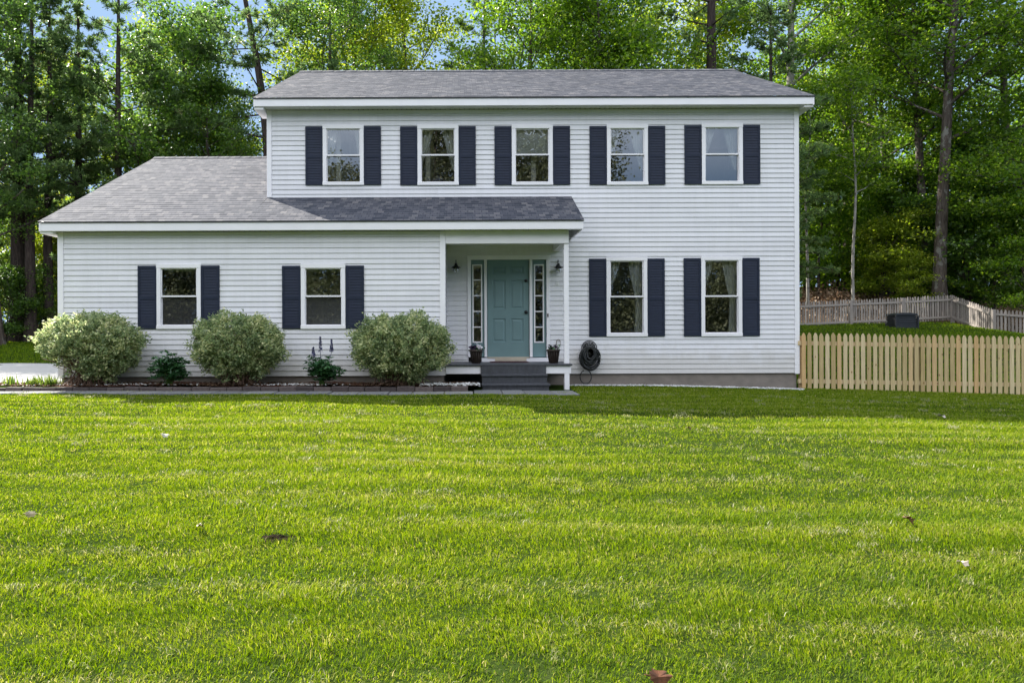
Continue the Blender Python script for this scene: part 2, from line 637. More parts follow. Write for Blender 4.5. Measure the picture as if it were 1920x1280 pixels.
def deciduous(seed, H, r0, first=.3, nlimb=22, spread=3.6, lean=(0, 0), per=38, sig=(.42, .42, .17), leaf=.125, multi=1, wob=.25, up=.9, top=.55):
    rng = np.random.default_rng(seed)
    T = Tree()
    for mstem in range(multi):
        ln = lean if multi == 1 else (lean[0] + rng.uniform(-.16, .16), lean[1] + rng.uniform(-.1, .1))
        t, P = trunk_path(rng, H * (1 if mstem == 0 else rng.uniform(.75, .95)), ln, wob)
        flare = 1 + .5 * np.exp(-t * 28)
        T.tube(P, (r0 * (1 - t) ** .75 * (1 if multi == 1 else .65) + .015) * flare, 10)
        az = rng.uniform(0, 6)
        nl = nlimb // multi
        for i in range(nl):
            u = first + (1 - first) * ((i + rng.uniform(0, .8)) / nl) ** .9
            u = min(u, .985)
            az += 2.4 + rng.normal() * .4
            p0 = np.array([np.interp(u, t, P[:, c]) for c in range(3)])
            v = (u - first) / (1 - first)
            ln_ = spread * (math.sin(math.pi * min(.97, .22 + .72 * v)) ** .8) * rng.uniform(.65, 1.15) * (1 if v < .8 else top + .35)
            el = R(rng.uniform(8, 38) + 32 * v)
            k = 7
            w = np.linspace(0, 1, k)
            d = np.array([math.cos(az) * math.cos(el), math.sin(az) * math.cos(el), math.sin(el)])
            side = np.array([-math.sin(az), math.cos(az), 0])
            LP = p0 + np.outer(w * ln_, d) + np.outer(np.sin(w * 3 + rng.uniform(0, 6)) * .12 * ln_ * w, side) + np.outer(w ** 2 * ln_ * rng.uniform(-.12, .16), [0, 0, 1])
            rr = max(.018, r0 * (1 - u) ** .75 * .42)
            T.tube(LP, rr * (1 - w) ** .8 + .008, 6)
            nb = int(5 + ln_ * 1.3)
            for j in range(nb):
                q = rng.uniform(.22, 1)
                s0 = np.array([np.interp(q, w, LP[:, c]) for c in range(3)])
                a2 = az + rng.choice([-1, 1]) * rng.uniform(.35, 1.25)
                l2 = ln_ * rng.uniform(.16, .42)
                e2 = el * .5 + R(rng.uniform(-18, 30))
                d2 = np.array([math.cos(a2) * math.cos(e2), math.sin(a2) * math.cos(e2), math.sin(e2)])
                w2 = np.linspace(0, 1, 4)
                SP = s0 + np.outer(w2 * l2, d2) + np.outer(w2 ** 2 * l2 * -.1, [0, 0, 1])
                T.tube(SP, rr * .35 * (1 - w2) + .005, 4)
                for q2 in (.5, .8, 1.05):
                    T.pts.append(s0 + d2 * l2 * q2)
            T.pts.append(LP[-1])
    pts = np.array(T.pts)
    cnt = rng.integers(int(per * .35), int(per * 1.5), len(pts))
    C = np.repeat(pts, cnt, 0) + rng.normal(size=(cnt.sum(), 3)) * np.array(sig)
    tone = np.repeat(rng.uniform(-.22, .22, len(pts)), cnt)
    V, Q = leaf_quads(C, leaf, rng, up)
    rnd = np.clip(rng.beta(2.2, 2.4, len(C)) + tone, 0, 1)
    return T, V, Q, np.repeat(rnd, 4)


def pine(seed, H, r0, first=.25, spread=3.2, gap=.62, lean=(0, 0), bow=0, per=20, wob=.1, dens=1.0, ndl=.17, wd=.026, droop=.0, sparse=0.0):
    rng = np.random.default_rng(seed)
    T = Tree()
    t, P = trunk_path(rng, H, lean, wob, 16, bow)
    T.tube(P, (r0 * (1 - t) ** .8 + .02) * (1 + .4 * np.exp(-t * 30)), 10)
    z = first * H
    az = 0
    pts, outs = [], []
    while z < H * .99:
        u = z / H
        v = (u - first) / (1 - first)
        for i in range(rng.integers(3, 6)):
            az += 2 * math.pi / 4.6 + rng.normal() * .35
            if rng.random() < sparse:
                continue
            ln_ = spread * (1.02 - v) ** .7 * min(1, .45 + v * 2.4) * rng.uniform(.6, 1.15) + .25
            p0 = np.array([np.interp(u, t, P[:, c]) for c in range(3)])
            el = R(rng.uniform(-6, 18) + 32 * v ** 2)
            k = 7
            w = np.linspace(0, 1, k)
            d = np.array([math.cos(az) * math.cos(el), math.sin(az) * math.cos(el), math.sin(el)])
            LP = p0 + np.outer(w * ln_, d) + np.outer(w ** 2 * ln_ * (rng.uniform(.0, .18) - droop), [0, 0, 1])
            rr = max(.012, r0 * (1 - u) * .3)
            T.tube(LP, rr * (1 - w) + .006, 5)
            nb = int(4 + ln_ * 3.2 * dens)
            for j in range(nb):
                q = rng.uniform(.3, 1)
                s0 = np.array([np.interp(q, w, LP[:, c]) for c in range(3)])
                a2 = az + rng.choice([-1, 1]) * rng.uniform(.4, 1.1)
                l2 = ln_ * rng.uniform(.12, .32) * (1.25 - q * .5)
                d2 = np.array([math.cos(a2), math.sin(a2), rng.uniform(.0, .35)])
                if j % 2 == 0:
                    T.tube(np.stack([s0, s0 + d2 * l2 * .5, s0 + d2 * l2]), np.array([.012, .008, .005]), 3)
                for q2 in np.arange(.25, 1.1, .28 / max(l2, .3)):
                    pts.append(s0 + d2 * l2 * q2)
                    outs.append(d2)
            pts.append(LP[-1])
            outs.append(d)
        z += gap * rng.uniform(.75, 1.3)
    pts = np.array(pts)
    outs = np.array(outs)
    pts = pts + rng.normal(size=pts.shape) * .07
    V, Q = needle_quads(pts, outs, ndl, wd, rng, per)
    tone = rng.beta(2, 2.3, len(pts))
    rnd = np.clip(np.repeat(tone, per) + rng.normal(size=len(pts) * per) * .12, 0, 1)
    return T, V, Q, np.repeat(rnd, 4)


PROTO = {}


def proto(key, data, barkm, leafm):
    T, V, Q, rnd = data
    tr = np_mesh('trunk', np.concatenate(T.tv), np.concatenate(T.tq), mats=[barkm], smooth=True, link=False)
    cr = np_mesh('crown', V, Q, rnd=rnd, mats=[leafm], link=False)
    PROTO[key] = (tr, cr)


proto('oak', deciduous(11, 16, .21, .26, 30, 4.3, wob=.3, leaf=.15, per=30), M['bark'], M['maple'])
proto('maple', deciduous(12, 16, .19, .22, 32, 4.1, per=31, sig=(.48, .48, .16), leaf=.15), M['bark'], M['maple'])
proto('multi', deciduous(13, 13, .17, .24, 38, 3.4, multi=3, per=36, leaf=.14), M['bark'], M['maple'])
proto('airy', deciduous(14, 16, .17, .30, 24, 4.0, per=30, sig=(.4, .4, .2), leaf=.14), M['bark'], M['maple'])
proto('tall', deciduous(15, 22, .27, .36, 30, 4.2, per=33, wob=.3, leaf=.15), M['bark'], M['maple'])
proto('lanky', deciduous(16, 22, .22, .32, 32, 3.8, lean=(.02, 0), per=30, wob=.35, leaf=.15), M['bark'], M['maple'])
proto('sapling', deciduous(17, 6, .05, .12, 20, 2.1, per=30, sig=(.34, .34, .09), leaf=.13, wob=.2), M['bark'], M['maple'])
proto('bushy', deciduous(18, 4, .045, .06, 22, 1.9, multi=2, per=30, sig=(.32, .32, .12), leaf=.12), M['bark'], M['maple'])
proto('pole', deciduous(19, 11, .062, .5, 14, 1.9, per=24, wob=.15), M['bark_pale'], M['maple'])
proto('pine', pine(21, 18, .25, .16, 4.3, gap=.95, sparse=.15, per=24, ndl=.20, wd=.032), M['bark_dark'], M['needle'])
proto('pine_thick', pine(26, 18, .38, .36, 4.6, gap=.9, sparse=.12, per=28, ndl=.20, wd=.032), M['bark_dark'], M['needle'])
proto('pine_bare', pine(27, 18, .24, .33, 4.2, gap=.9, sparse=.12, per=30, ndl=.20, wd=.032), M['bark_dark'], M['needle'])
proto('pine_open', pine(22, 18, .22, .26, 4.2, gap=.9, sparse=.25, per=24, ndl=.20, wd=.032), M['bark_dark'], M['needle'])
proto('hemlock', pine(23, 14, .17, .10, 3.4, gap=.55, droop=.12, per=20, ndl=.18, wd=.032), M['bark_dark'], M['needle'])
proto('pine_lean', pine(24, 21, .30, .46, 4.6, gap=1.2, lean=(-.095, .0), bow=1.0, sparse=.3, per=24, ndl=.2, wd=.03), M['bark_dark'], M['needle'])
proto('pine_tall', pine(25, 22, .33, .55, 3.4, gap=.8, sparse=.2), M['bark_dark'], M['needle'])


def plant_tree(name, key, px, d, H, label, leaf=None, rz=0, group='trees standing behind the house', cat='tree', barkm=None, x=None, tilt=(0, 0), dz=-.08):
    x = WX(px, d) if x is None else x
    tr, cr = PROTO[key]
    base = max(v.co.z for v in tr.data.vertices[-1:]) if False else TREEH[key]
    s = H / base
    e = thing(name, (x, d, gz(x, d) + dz), label, cat, group)
    e.rotation_euler = (tilt[0], tilt[1], rz)
    e.scale = (s, s, s)
    for src, mm in ((tr, barkm), (cr, leaf)):
        c = src.copy()
        COL.objects.link(c)
        c.parent = e
        if mm is not None:
            c.material_slots[0].link = 'OBJECT'
            c.material_slots[0].material = mm
    return e


TREEH = dict(pine_bare=18, pine_thick=18, oak=16, maple=16, multi=13, airy=16, tall=22, lanky=22, sapling=6, bushy=4, pole=11, pine=18, pine_open=18, hemlock=14, pine_lean=21, pine_tall=22)

Y, D_, NE = M['yellow'], M['deep'], M['needle']
# -- left of the house
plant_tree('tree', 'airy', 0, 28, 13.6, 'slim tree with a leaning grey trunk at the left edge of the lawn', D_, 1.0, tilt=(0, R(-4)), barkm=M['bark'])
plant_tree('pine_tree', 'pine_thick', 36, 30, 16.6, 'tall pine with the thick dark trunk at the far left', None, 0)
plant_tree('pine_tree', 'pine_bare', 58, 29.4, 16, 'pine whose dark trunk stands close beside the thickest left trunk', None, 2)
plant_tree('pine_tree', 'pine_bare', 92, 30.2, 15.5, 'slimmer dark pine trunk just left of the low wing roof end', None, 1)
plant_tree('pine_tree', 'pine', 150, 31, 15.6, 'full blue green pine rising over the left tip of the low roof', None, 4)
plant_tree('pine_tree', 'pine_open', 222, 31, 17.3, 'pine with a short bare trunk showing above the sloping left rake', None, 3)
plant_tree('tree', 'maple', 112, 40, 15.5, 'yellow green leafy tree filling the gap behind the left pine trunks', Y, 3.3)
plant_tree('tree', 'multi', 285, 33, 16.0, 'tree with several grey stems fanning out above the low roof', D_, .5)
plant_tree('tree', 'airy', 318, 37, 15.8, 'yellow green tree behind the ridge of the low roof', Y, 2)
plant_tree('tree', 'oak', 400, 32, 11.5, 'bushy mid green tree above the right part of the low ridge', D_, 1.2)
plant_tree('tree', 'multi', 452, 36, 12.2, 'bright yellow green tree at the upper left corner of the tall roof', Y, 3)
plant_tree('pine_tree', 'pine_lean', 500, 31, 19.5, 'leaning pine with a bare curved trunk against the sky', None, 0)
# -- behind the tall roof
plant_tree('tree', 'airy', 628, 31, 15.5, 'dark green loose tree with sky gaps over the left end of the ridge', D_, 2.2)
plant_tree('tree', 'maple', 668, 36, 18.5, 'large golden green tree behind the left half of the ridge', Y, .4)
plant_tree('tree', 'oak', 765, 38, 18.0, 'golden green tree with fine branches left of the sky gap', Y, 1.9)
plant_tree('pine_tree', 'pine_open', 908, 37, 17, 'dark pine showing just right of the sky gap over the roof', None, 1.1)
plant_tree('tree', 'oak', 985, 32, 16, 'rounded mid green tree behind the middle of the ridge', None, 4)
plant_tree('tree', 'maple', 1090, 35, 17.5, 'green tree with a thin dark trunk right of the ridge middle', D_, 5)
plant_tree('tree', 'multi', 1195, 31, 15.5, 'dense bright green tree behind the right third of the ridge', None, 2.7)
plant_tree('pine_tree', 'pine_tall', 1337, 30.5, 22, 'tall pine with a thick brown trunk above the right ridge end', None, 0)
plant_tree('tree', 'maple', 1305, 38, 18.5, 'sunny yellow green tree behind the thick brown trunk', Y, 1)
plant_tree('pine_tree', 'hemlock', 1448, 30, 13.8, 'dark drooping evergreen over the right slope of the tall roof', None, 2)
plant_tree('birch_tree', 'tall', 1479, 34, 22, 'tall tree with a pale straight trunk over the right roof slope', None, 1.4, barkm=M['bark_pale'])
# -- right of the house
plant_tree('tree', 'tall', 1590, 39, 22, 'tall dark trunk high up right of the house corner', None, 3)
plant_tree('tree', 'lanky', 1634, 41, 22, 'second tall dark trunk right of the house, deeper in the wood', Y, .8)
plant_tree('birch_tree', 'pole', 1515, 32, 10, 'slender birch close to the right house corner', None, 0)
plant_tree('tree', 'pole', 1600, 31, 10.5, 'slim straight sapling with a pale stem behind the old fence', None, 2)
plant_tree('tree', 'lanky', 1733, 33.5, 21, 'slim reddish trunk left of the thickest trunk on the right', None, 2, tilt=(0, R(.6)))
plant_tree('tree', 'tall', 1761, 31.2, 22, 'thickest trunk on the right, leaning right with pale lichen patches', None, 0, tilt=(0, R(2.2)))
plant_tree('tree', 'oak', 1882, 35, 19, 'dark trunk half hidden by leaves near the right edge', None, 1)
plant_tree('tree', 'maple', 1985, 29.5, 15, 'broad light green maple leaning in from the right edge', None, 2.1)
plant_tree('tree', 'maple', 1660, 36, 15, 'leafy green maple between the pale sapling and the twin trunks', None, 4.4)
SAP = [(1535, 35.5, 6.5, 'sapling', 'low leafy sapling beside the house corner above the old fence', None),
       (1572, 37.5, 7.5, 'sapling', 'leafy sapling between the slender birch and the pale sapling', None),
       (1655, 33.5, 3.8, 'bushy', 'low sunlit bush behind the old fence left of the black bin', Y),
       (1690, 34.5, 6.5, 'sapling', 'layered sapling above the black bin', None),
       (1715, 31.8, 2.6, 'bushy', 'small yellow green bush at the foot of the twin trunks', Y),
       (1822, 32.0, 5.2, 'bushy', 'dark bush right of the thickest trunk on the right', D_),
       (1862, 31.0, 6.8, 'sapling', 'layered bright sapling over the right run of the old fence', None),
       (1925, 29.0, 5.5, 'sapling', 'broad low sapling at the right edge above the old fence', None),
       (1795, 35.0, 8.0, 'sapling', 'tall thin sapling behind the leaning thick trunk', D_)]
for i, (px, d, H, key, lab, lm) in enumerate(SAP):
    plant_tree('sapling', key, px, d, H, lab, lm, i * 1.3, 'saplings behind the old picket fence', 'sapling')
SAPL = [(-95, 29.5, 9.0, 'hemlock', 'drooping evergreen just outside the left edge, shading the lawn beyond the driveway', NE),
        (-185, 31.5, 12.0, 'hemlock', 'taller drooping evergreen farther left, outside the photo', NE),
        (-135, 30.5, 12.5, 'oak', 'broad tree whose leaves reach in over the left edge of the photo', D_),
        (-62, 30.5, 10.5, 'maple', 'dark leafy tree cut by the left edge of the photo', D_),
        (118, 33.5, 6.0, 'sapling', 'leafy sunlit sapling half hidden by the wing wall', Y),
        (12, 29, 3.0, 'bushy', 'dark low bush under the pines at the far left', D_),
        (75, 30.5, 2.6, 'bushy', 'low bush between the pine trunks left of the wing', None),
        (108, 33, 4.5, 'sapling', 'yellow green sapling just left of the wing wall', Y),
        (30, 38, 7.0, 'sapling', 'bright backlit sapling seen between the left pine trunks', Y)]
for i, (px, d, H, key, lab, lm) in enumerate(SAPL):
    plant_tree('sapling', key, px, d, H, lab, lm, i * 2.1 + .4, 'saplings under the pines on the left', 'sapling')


def woods(name, spots, leaf, per, seed, label, m, up=.6):
    """a far wood that reads as one mass: many crowns in one mesh, trunks included"""
    rng = np.random.default_rng(seed)
    Cs, Tv, Tq, o = [], [], [], 0
    for x, y, H, rad in spots:
        z0 = gz(x, y)
        n = int(per * rad * H / 30)
        nc = max(8, n // 26)
        c = rng.normal(size=(nc, 3))
        c = unit(c) * rng.uniform(.45, 1, (nc, 1)) ** .6
        c = c * np.array([rad, rad, H * .43]) + np.array([x, y, z0 + H * .58])
        cc = np.repeat(c, 26, 0) + rng.normal(size=(nc * 26, 3)) * np.array([.7, .7, .32])
        Cs.append(cc)
        P = np.stack([np.full(5, x) + rng.normal(size=5) * .12, np.full(5, y), np.linspace(z0 - .2, z0 + H * .9, 5)], 1)
        V, Q = tube_np(P, np.linspace(.16, .03, 5) * H / 14, 6)
        Tv.append(V)
        Tq.append(Q + o)
        o += len(V)
    C = np.concatenate(Cs)
    V, Q = leaf_quads(C, leaf, rng, up)
    rnd = np.repeat(rng.beta(2, 2.2, len(C)), 4)
    TV, TQ = np.concatenate(Tv), np.concatenate(Tq)
    ob = np_mesh(name, np.concatenate([V, TV]), np.concatenate([Q, TQ + len(V)]), rnd=np.concatenate([rnd, np.zeros(len(TV))]), mats=[m, M['bark_dark']])
    idx = np.zeros(len(Q) + len(TQ), 'i')
    idx[len(Q):] = 1
    ob.data.polygons.foreach_set('material_index', idx)
    tag(ob, label, 'woods', kind='stuff')
    return ob


rg = np.random.default_rng(77)
sp = []
for k in range(34):                                           # left: low, so that the sky shows between the pines
    d = rg.uniform(44, 62)
    px = rg.uniform(-160, 560)
    sp.append((WX(px, d), d, rg.uniform(5.0, 8.5) if px > 130 else rg.uniform(5, 10), rg.uniform(2.4, 3.6)))
for k in range(40):
    d = rg.uniform(46, 66)
    px = rg.uniform(-250, 560)
    sp.append((WX(px, d), d, rg.uniform(2, 4.5), rg.uniform(2, 3)))
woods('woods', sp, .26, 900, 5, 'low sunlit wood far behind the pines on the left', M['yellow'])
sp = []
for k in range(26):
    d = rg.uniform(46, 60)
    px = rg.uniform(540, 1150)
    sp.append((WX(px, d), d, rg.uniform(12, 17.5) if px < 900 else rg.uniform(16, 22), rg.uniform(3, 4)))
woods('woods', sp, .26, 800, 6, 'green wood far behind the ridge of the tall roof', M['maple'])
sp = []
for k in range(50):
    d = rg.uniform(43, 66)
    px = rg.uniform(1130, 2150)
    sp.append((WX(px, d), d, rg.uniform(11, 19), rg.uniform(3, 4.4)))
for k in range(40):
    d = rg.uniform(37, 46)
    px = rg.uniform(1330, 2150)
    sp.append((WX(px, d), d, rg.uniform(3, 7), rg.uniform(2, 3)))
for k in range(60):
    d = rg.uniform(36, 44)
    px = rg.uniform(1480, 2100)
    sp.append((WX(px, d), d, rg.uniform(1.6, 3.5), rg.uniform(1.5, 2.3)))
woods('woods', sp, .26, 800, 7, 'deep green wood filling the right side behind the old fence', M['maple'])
sp = []
for k in range(50):                                           # across the road: only the window panes show it
    x = -38 + k * 1.55 + rg.uniform(-1, 1)
    H = rg.uniform(15, 17) if x < -6 else rg.uniform(18, 22) if x < 11 else rg.uniform(8, 12)
    sp.append((x, -rg.uniform(22, 32), H, rg.uniform(3, 4)))
for k in range(70):
    sp.append((-36 + k * 1.05 + rg.uniform(-1, 1), -rg.uniform(20, 34), rg.uniform(3, 6), rg.uniform(1.8, 2.8)))
woods('woods', sp, .24, 3600, 8, 'wood on the near side of the lawn, mirrored in the window panes', M['grey_leaf'])

# ------------------------------------------------------------------ ground
gx = np.unique(np.concatenate([np.linspace(-160, -30, 14), np.linspace(-30, 30, 161), np.linspace(30, 160, 14)]))
gy = np.unique(np.concatenate([np.linspace(-80, -4, 12), np.linspace(-4, 36, 130), np.linspace(36, 260, 26)]))
XX, YY = np.meshgrid(gx, gy)
ZZ = ground(XX, YY)
nx, ny = len(gx), len(gy)
I = (np.arange(ny - 1)[:, None] * nx + np.arange(nx - 1)[None, :]).ravel()
gr = np_mesh('ground', np.stack([XX, YY, ZZ], -1).reshape(-1, 3), np.stack([I, I + 1, I + nx + 1, I + nx], 1), mats=[M['ground']], smooth=True)
tag(gr, kind='structure')

# driveway: pale concrete left of the wing
mb = MB()
xs = np.linspace(-34, -7.72, 28)
ys = np.linspace(15.0, 21.3, 8)
for i in range(len(xs) - 1):
    for j in range(len(ys) - 1):
        q = [(xs[i], ys[j]), (xs[i + 1], ys[j]), (xs[i + 1], ys[j + 1]), (xs[i], ys[j + 1])]
        mb.add([(x, y, gz(x, y) + .012) for x, y in q], [(0, 1, 2, 3)])
tag(mb.build('driveway', M['drive']), kind='structure')

# ------------------------------------------------------------------ the house
XL, XR = WX(502, WALL, 300), WX(1496.5, WALL, 450)
WL, WR = WX(110.5, WING, 500), WX(835, WING, 600)
Z_SID_M, Z_SID_W = WZ(699.5, WALL, 1280), WZ(705, WING, 500)
EY, ERY = 14.28, 18.5              # main eave and ridge depth
E_XL, E_XR = WX(474, EY, 184), WX(1528, EY, 180)
E_ZT = WZ(182, EY, 1000)
E_ZB = WZ(197, EY, 1000)
R_Z = WZ(133.5, ERY, 960)
WEY, WRY = 13.09, 18.1
WE_XL, WE_XR = WX(71.5, WEY, 416), WX(1095, WEY, 411.5)
WE_ZT = WZ(414, WEY, 600)
WE_ZB = WZ(430.8, WEY, 600)
WR_Z = WZ(295.6, WRY, 292)
BACK_M = 2 * ERY - WALL
BACK_W = 2 * WRY - WING
PITCH = .1016

house = thing('house', (1.5, 16.5, 0), 'pale blue grey two storey house with navy shutters, teal door and a low wing', 'house')


SR = random.Random(21)


def siding(mb, a, b_, z0, z1, openings, at, lap=.0155):
    """lap siding between u=a and u=b; at(u, off, z) -> point; openings (u0,u1,z0,z1)"""
    z = z0
    while z < z1 - 1e-4:
        zt = min(z + PITCH, z1)
        j0 = SR.uniform(0, 3.66)
        joints = [a + j0 + 3.66 * q_ for q_ in range(8)]
        tone = [SR.random() for q_ in range(9)]
        cuts = sorted({z, zt} | {c for o in openings for c in (o[2], o[3]) if z < c < zt})
        for q in range(len(cuts) - 1):
            lo, hi = cuts[q], cuts[q + 1]
            mid = (lo + hi) / 2
            iv = [(a, b_)]
            for o in openings:
                if o[2] < mid < o[3]:
                    nv = []
                    for s, e in iv:
                        if o[1] <= s or o[0] >= e:
                            nv.append((s, e))
                        else:
                            if o[0] > s:
                                nv.append((s, o[0]))
                            if o[1] < e:
                                nv.append((o[1], e))
                    iv = nv

            def off(h):
                return lap * (1 - (h - z) / PITCH) + .001
            iv2 = []
            for s, e in iv:
                js = [s] + [q_ for q_ in joints if s + .02 < q_ < e - .02] + [e]
                iv2 += list(zip(js[:-1], js[1:]))
            for s, e in iv2:
                mb.val = tone[sum(1 for q_ in joints if q_ < (s + e) / 2)]
                mb.quad(at(s, off(lo), lo), at(e, off(lo), lo), at(e, off(hi), hi), at(s, off(hi), hi))
                if lo == z:
                    mb.quad(at(s, 0, lo), at(e, 0, lo), at(e, off(lo), lo), at(s, off(lo), lo))
        z = zt


# windows: photo rectangles (outer casing), depth, kind
WIN = []
for cx, t, b_, k in ((643.9, 235.0, 347.6, 'plain'), (821.3, 234.8, 347.6, 'tied'), (997.8, 234.5, 347.4, 'shade'), (1175.9, 234.2, 347.2, 'tied'), (1353.5, 232.5, 346.2, 'tied')):
    WIN.append((cx - 38.6, cx + 38.6, t, b_, WALL, 291.5 - (cx - 640) * .003, k, 32))
WIN.append((1136.5, 1213.5, 482, 630.7, WALL, 556, 'long', 32.2))
WIN.append((1313.8, 1391, 481, 630.2, WALL, 555.2, 'long', 32.2))
WIN.append((294.4, 377.7, 495, 616.5, WING, 555.5, 'garage', 34.6))
WIN.append((564.4, 648.2, 495, 616.3, WING, 555.3, 'garage', 34.6))

open_main, open_wing = [], []
for (l, r_, t, b_, d, mid, k, sw) in WIN:
    x0, z1 = W(l, t, d)
    x1, z0 = W(r_, b_, d)
    (open_main if d == WALL else open_wing).append((x0 + .025, x1 - .025, z0 + .025, z1 - .025))
DX0, DX1 = WX(876.5, WALL), WX(1031, WALL)
DZ0, DZ1 = .487, WZ(479.3, WALL, 953)
open_main.append((DX0 + .02, DX1 - .02, DZ0 - .02, DZ1 - .02))

fr_main = lambda u, o, z: (u, WALL - o, z)
fr_wing = lambda u, o, z: (u, WING - o, z)
mb = MB()
siding(mb, XL, XR, Z_SID_M, E_ZB, open_main, fr_main)
mb.build('wall', M['siding'], house)
mb = MB()
siding(mb, WL, WR, Z_SID_W, WE_ZB, open_wing, fr_wing)
mb.build('wall', M['siding'], house)
# side, gable and back walls
mb = MB()
siding(mb, -BACK_M, -WALL, Z_SID_M, E_ZB, [], lambda u, o, z: (XL - o, -u, z))
mb.build('wall', M['siding'], house)
mb = MB()
siding(mb, WALL, BACK_M, Z_SID_M, E_ZB, [], lambda u, o, z: (XR + o, u, z))
mb.build('wall', M['siding'], house)
mb = MB()
siding(mb, -XR, -XL, Z_SID_M, E_ZB, [], lambda u, o, z: (-u, BACK_M + o, z))
mb.build('wall', M['siding'], house)
for x in (XL, XR):
    mb = MB()
    mb.add([(x, WALL, E_ZB), (x, BACK_M, E_ZB), (x, ERY, R_Z - .16)], [(0, 1, 2)])
    mb.build('gable', M['siding'], house)
mb = MB()
siding(mb, -BACK_W, -WING, Z_SID_W, WE_ZB, [], lambda u, o, z: (WL - o, -u, z))
mb.build('wall', M['siding'], house)
mb = MB()
siding(mb, WING, WALL, .30, 2.99, [], lambda u, o, z: (WR + o, u, z))
mb.build('wall', M['siding'], house)
mb = MB()
siding(mb, -XL, -WL, Z_SID_W, WE_ZB, [], lambda u, o, z: (-u, BACK_W + o, z))
mb.build('wall', M['siding'], house)
mb = MB()
mb.add([(WL, WING, WE_ZB), (WL, BACK_W, WE_ZB), (WL, WRY, WR_Z - .16)], [(0, 1, 2)])
mb.build('gable', M['siding'], house)
# garage doors on the wing's driveway side
for y0 in (14.2, 17.4):
    mb = MB()
    for k in range(4):
        mb.box(WL - .05, WL - .02, y0, y0 + 2.6, .12 + k * .56, .12 + k * .56 + .545)
    mb.build('garage_door', M['trim'], house)

# corner boards
for x0, x1, y, z0, z1 in ((XL - .012, XL + .085, WALL, 3.92, E_ZB), (XR - .085, XR + .012, WALL, Z_SID_M - .02, E_ZB),
                          (WL - .012, WL + .095, WING, Z_SID_W - .02, WE_ZB), (WR - .10, WR + .006, WING, .46, WE_ZB)):
    mb = MB()
    mb.box(x0, x1, y - .028, y + .06, z0, z1 - .004)
    mb.build('corner_board', M['trim'], house, bevel=.004)

# foundation
mb = MB()
mb.box(XL + .03, XR - .035, WALL + .03, BACK_M - .03, -.5, Z_SID_M + .03)
mb.box(WL + .03, WR - .03, WING + .03, BACK_W - .03, -.5, Z_SID_W + .03)
mb.build('foundation', M['concrete'], house)


def roof_slope(mb, x0, x1, y0, z0, y1, z1, rng, uvo=0):
    """one roof plane of overlapping shingle courses with a small lip each"""
    if mb.uv is None:
        mb.uv = []
    Lh = math.hypot(y1 - y0, z1 - z0)
    n = max(1, round(abs(Lh) / .14))
    dy, dz = (y1 - y0) / n, (z1 - z0) / n
    nv = Vector((0, -dz, abs(dy))).normalized() if dy > 0 else Vector((0, dz, abs(dy))).normalized()
    segs = max(2, int((x1 - x0) / .31))
    xs_ = np.linspace(x0, x1, segs + 1)
    for i in range(n):
        ya, za, yb, zb = y0 + dy * i, z0 + dz * i, y0 + dy * (i + 1), z0 + dz * (i + 1)
        lip = .0042
        jit = [rng.uniform(-.0018, .0018) for _ in xs_]
        for s in range(segs):
            a0, a1 = xs_[s], xs_[s + 1]
            l0, l1 = lip + jit[s], lip + jit[s + 1]
            p = [(a0, ya + nv.y * l0, za + nv.z * l0), (a1, ya + nv.y * l1, za + nv.z * l1), (a1, yb, zb), (a0, yb, zb), (a0, ya, za), (a1, ya, za)]
            mb.add(p, [(0, 1, 2, 3), (4, 5, 1, 0)])
            v0, v1 = .14 * i + .003 + uvo, .14 * (i + 1) - .003 + uvo
            mb.uv += [(a0, v0), (a1, v0), (a1, v1), (a0, v1), (a0, v0), (a1, v0)]


rng = random.Random(3)
mb = MB()
roof_slope(mb, E_XL, E_XR, EY - .02, E_ZT, ERY, R_Z, rng)
roof_slope(mb, E_XL, E_XR, 2 * ERY - EY + .02, E_ZT, ERY, R_Z, rng, 40)
roof = mb.build('roof', M['shingle'], house)
mb = MB()
mb.uv = []
zb = R_Z + .03
for s in range(38):                                                     # ridge cap shingles
    a0 = E_XL + (E_XR - E_XL) * s / 38
    a1 = a0 + (E_XR - E_XL) / 38 - .004
    p = [(a0, ERY - .15, R_Z - .055), (a1, ERY - .15, R_Z - .048), (a1, ERY, zb + .007), (a0, ERY, zb), (a1, ERY + .15, R_Z - .048), (a0, ERY + .15, R_Z - .055), (a0, ERY - .15, R_Z - .085), (a1, ERY - .15, R_Z - .08)]
    mb.add(p, [(0, 1, 2, 3), (3, 2, 4, 5), (6, 7, 1, 0)])
    mb.uv += [(a0 * 3, .3), (a1 * 3, .3), (a1 * 3, .4), (a0 * 3, .4), (a1 * 3, .5), (a0 * 3, .5), (a0, .3), (a1, .3)]
o = mb.build('ridge_cap', M['shingle'], roof)
mb = MB()
slope_w = (WR_Z - WE_ZT) / (WRY - WEY)
roof_slope(mb, WE_XL, XL, WEY - .02, WE_ZT, WRY, WR_Z, rng, 80)
roof_slope(mb, XL, WE_XR, WEY - .02, WE_ZT, WALL - .005, WE_ZT + (WALL - WEY) * slope_w, rng, 80)
roof_slope(mb, WE_XL, XL, 2 * WRY - WEY + .02, WE_ZT, WRY, WR_Z, rng, 120)
roof_w = mb.build('roof', M['shingle'], house)
mb = MB()
mb.uv = []
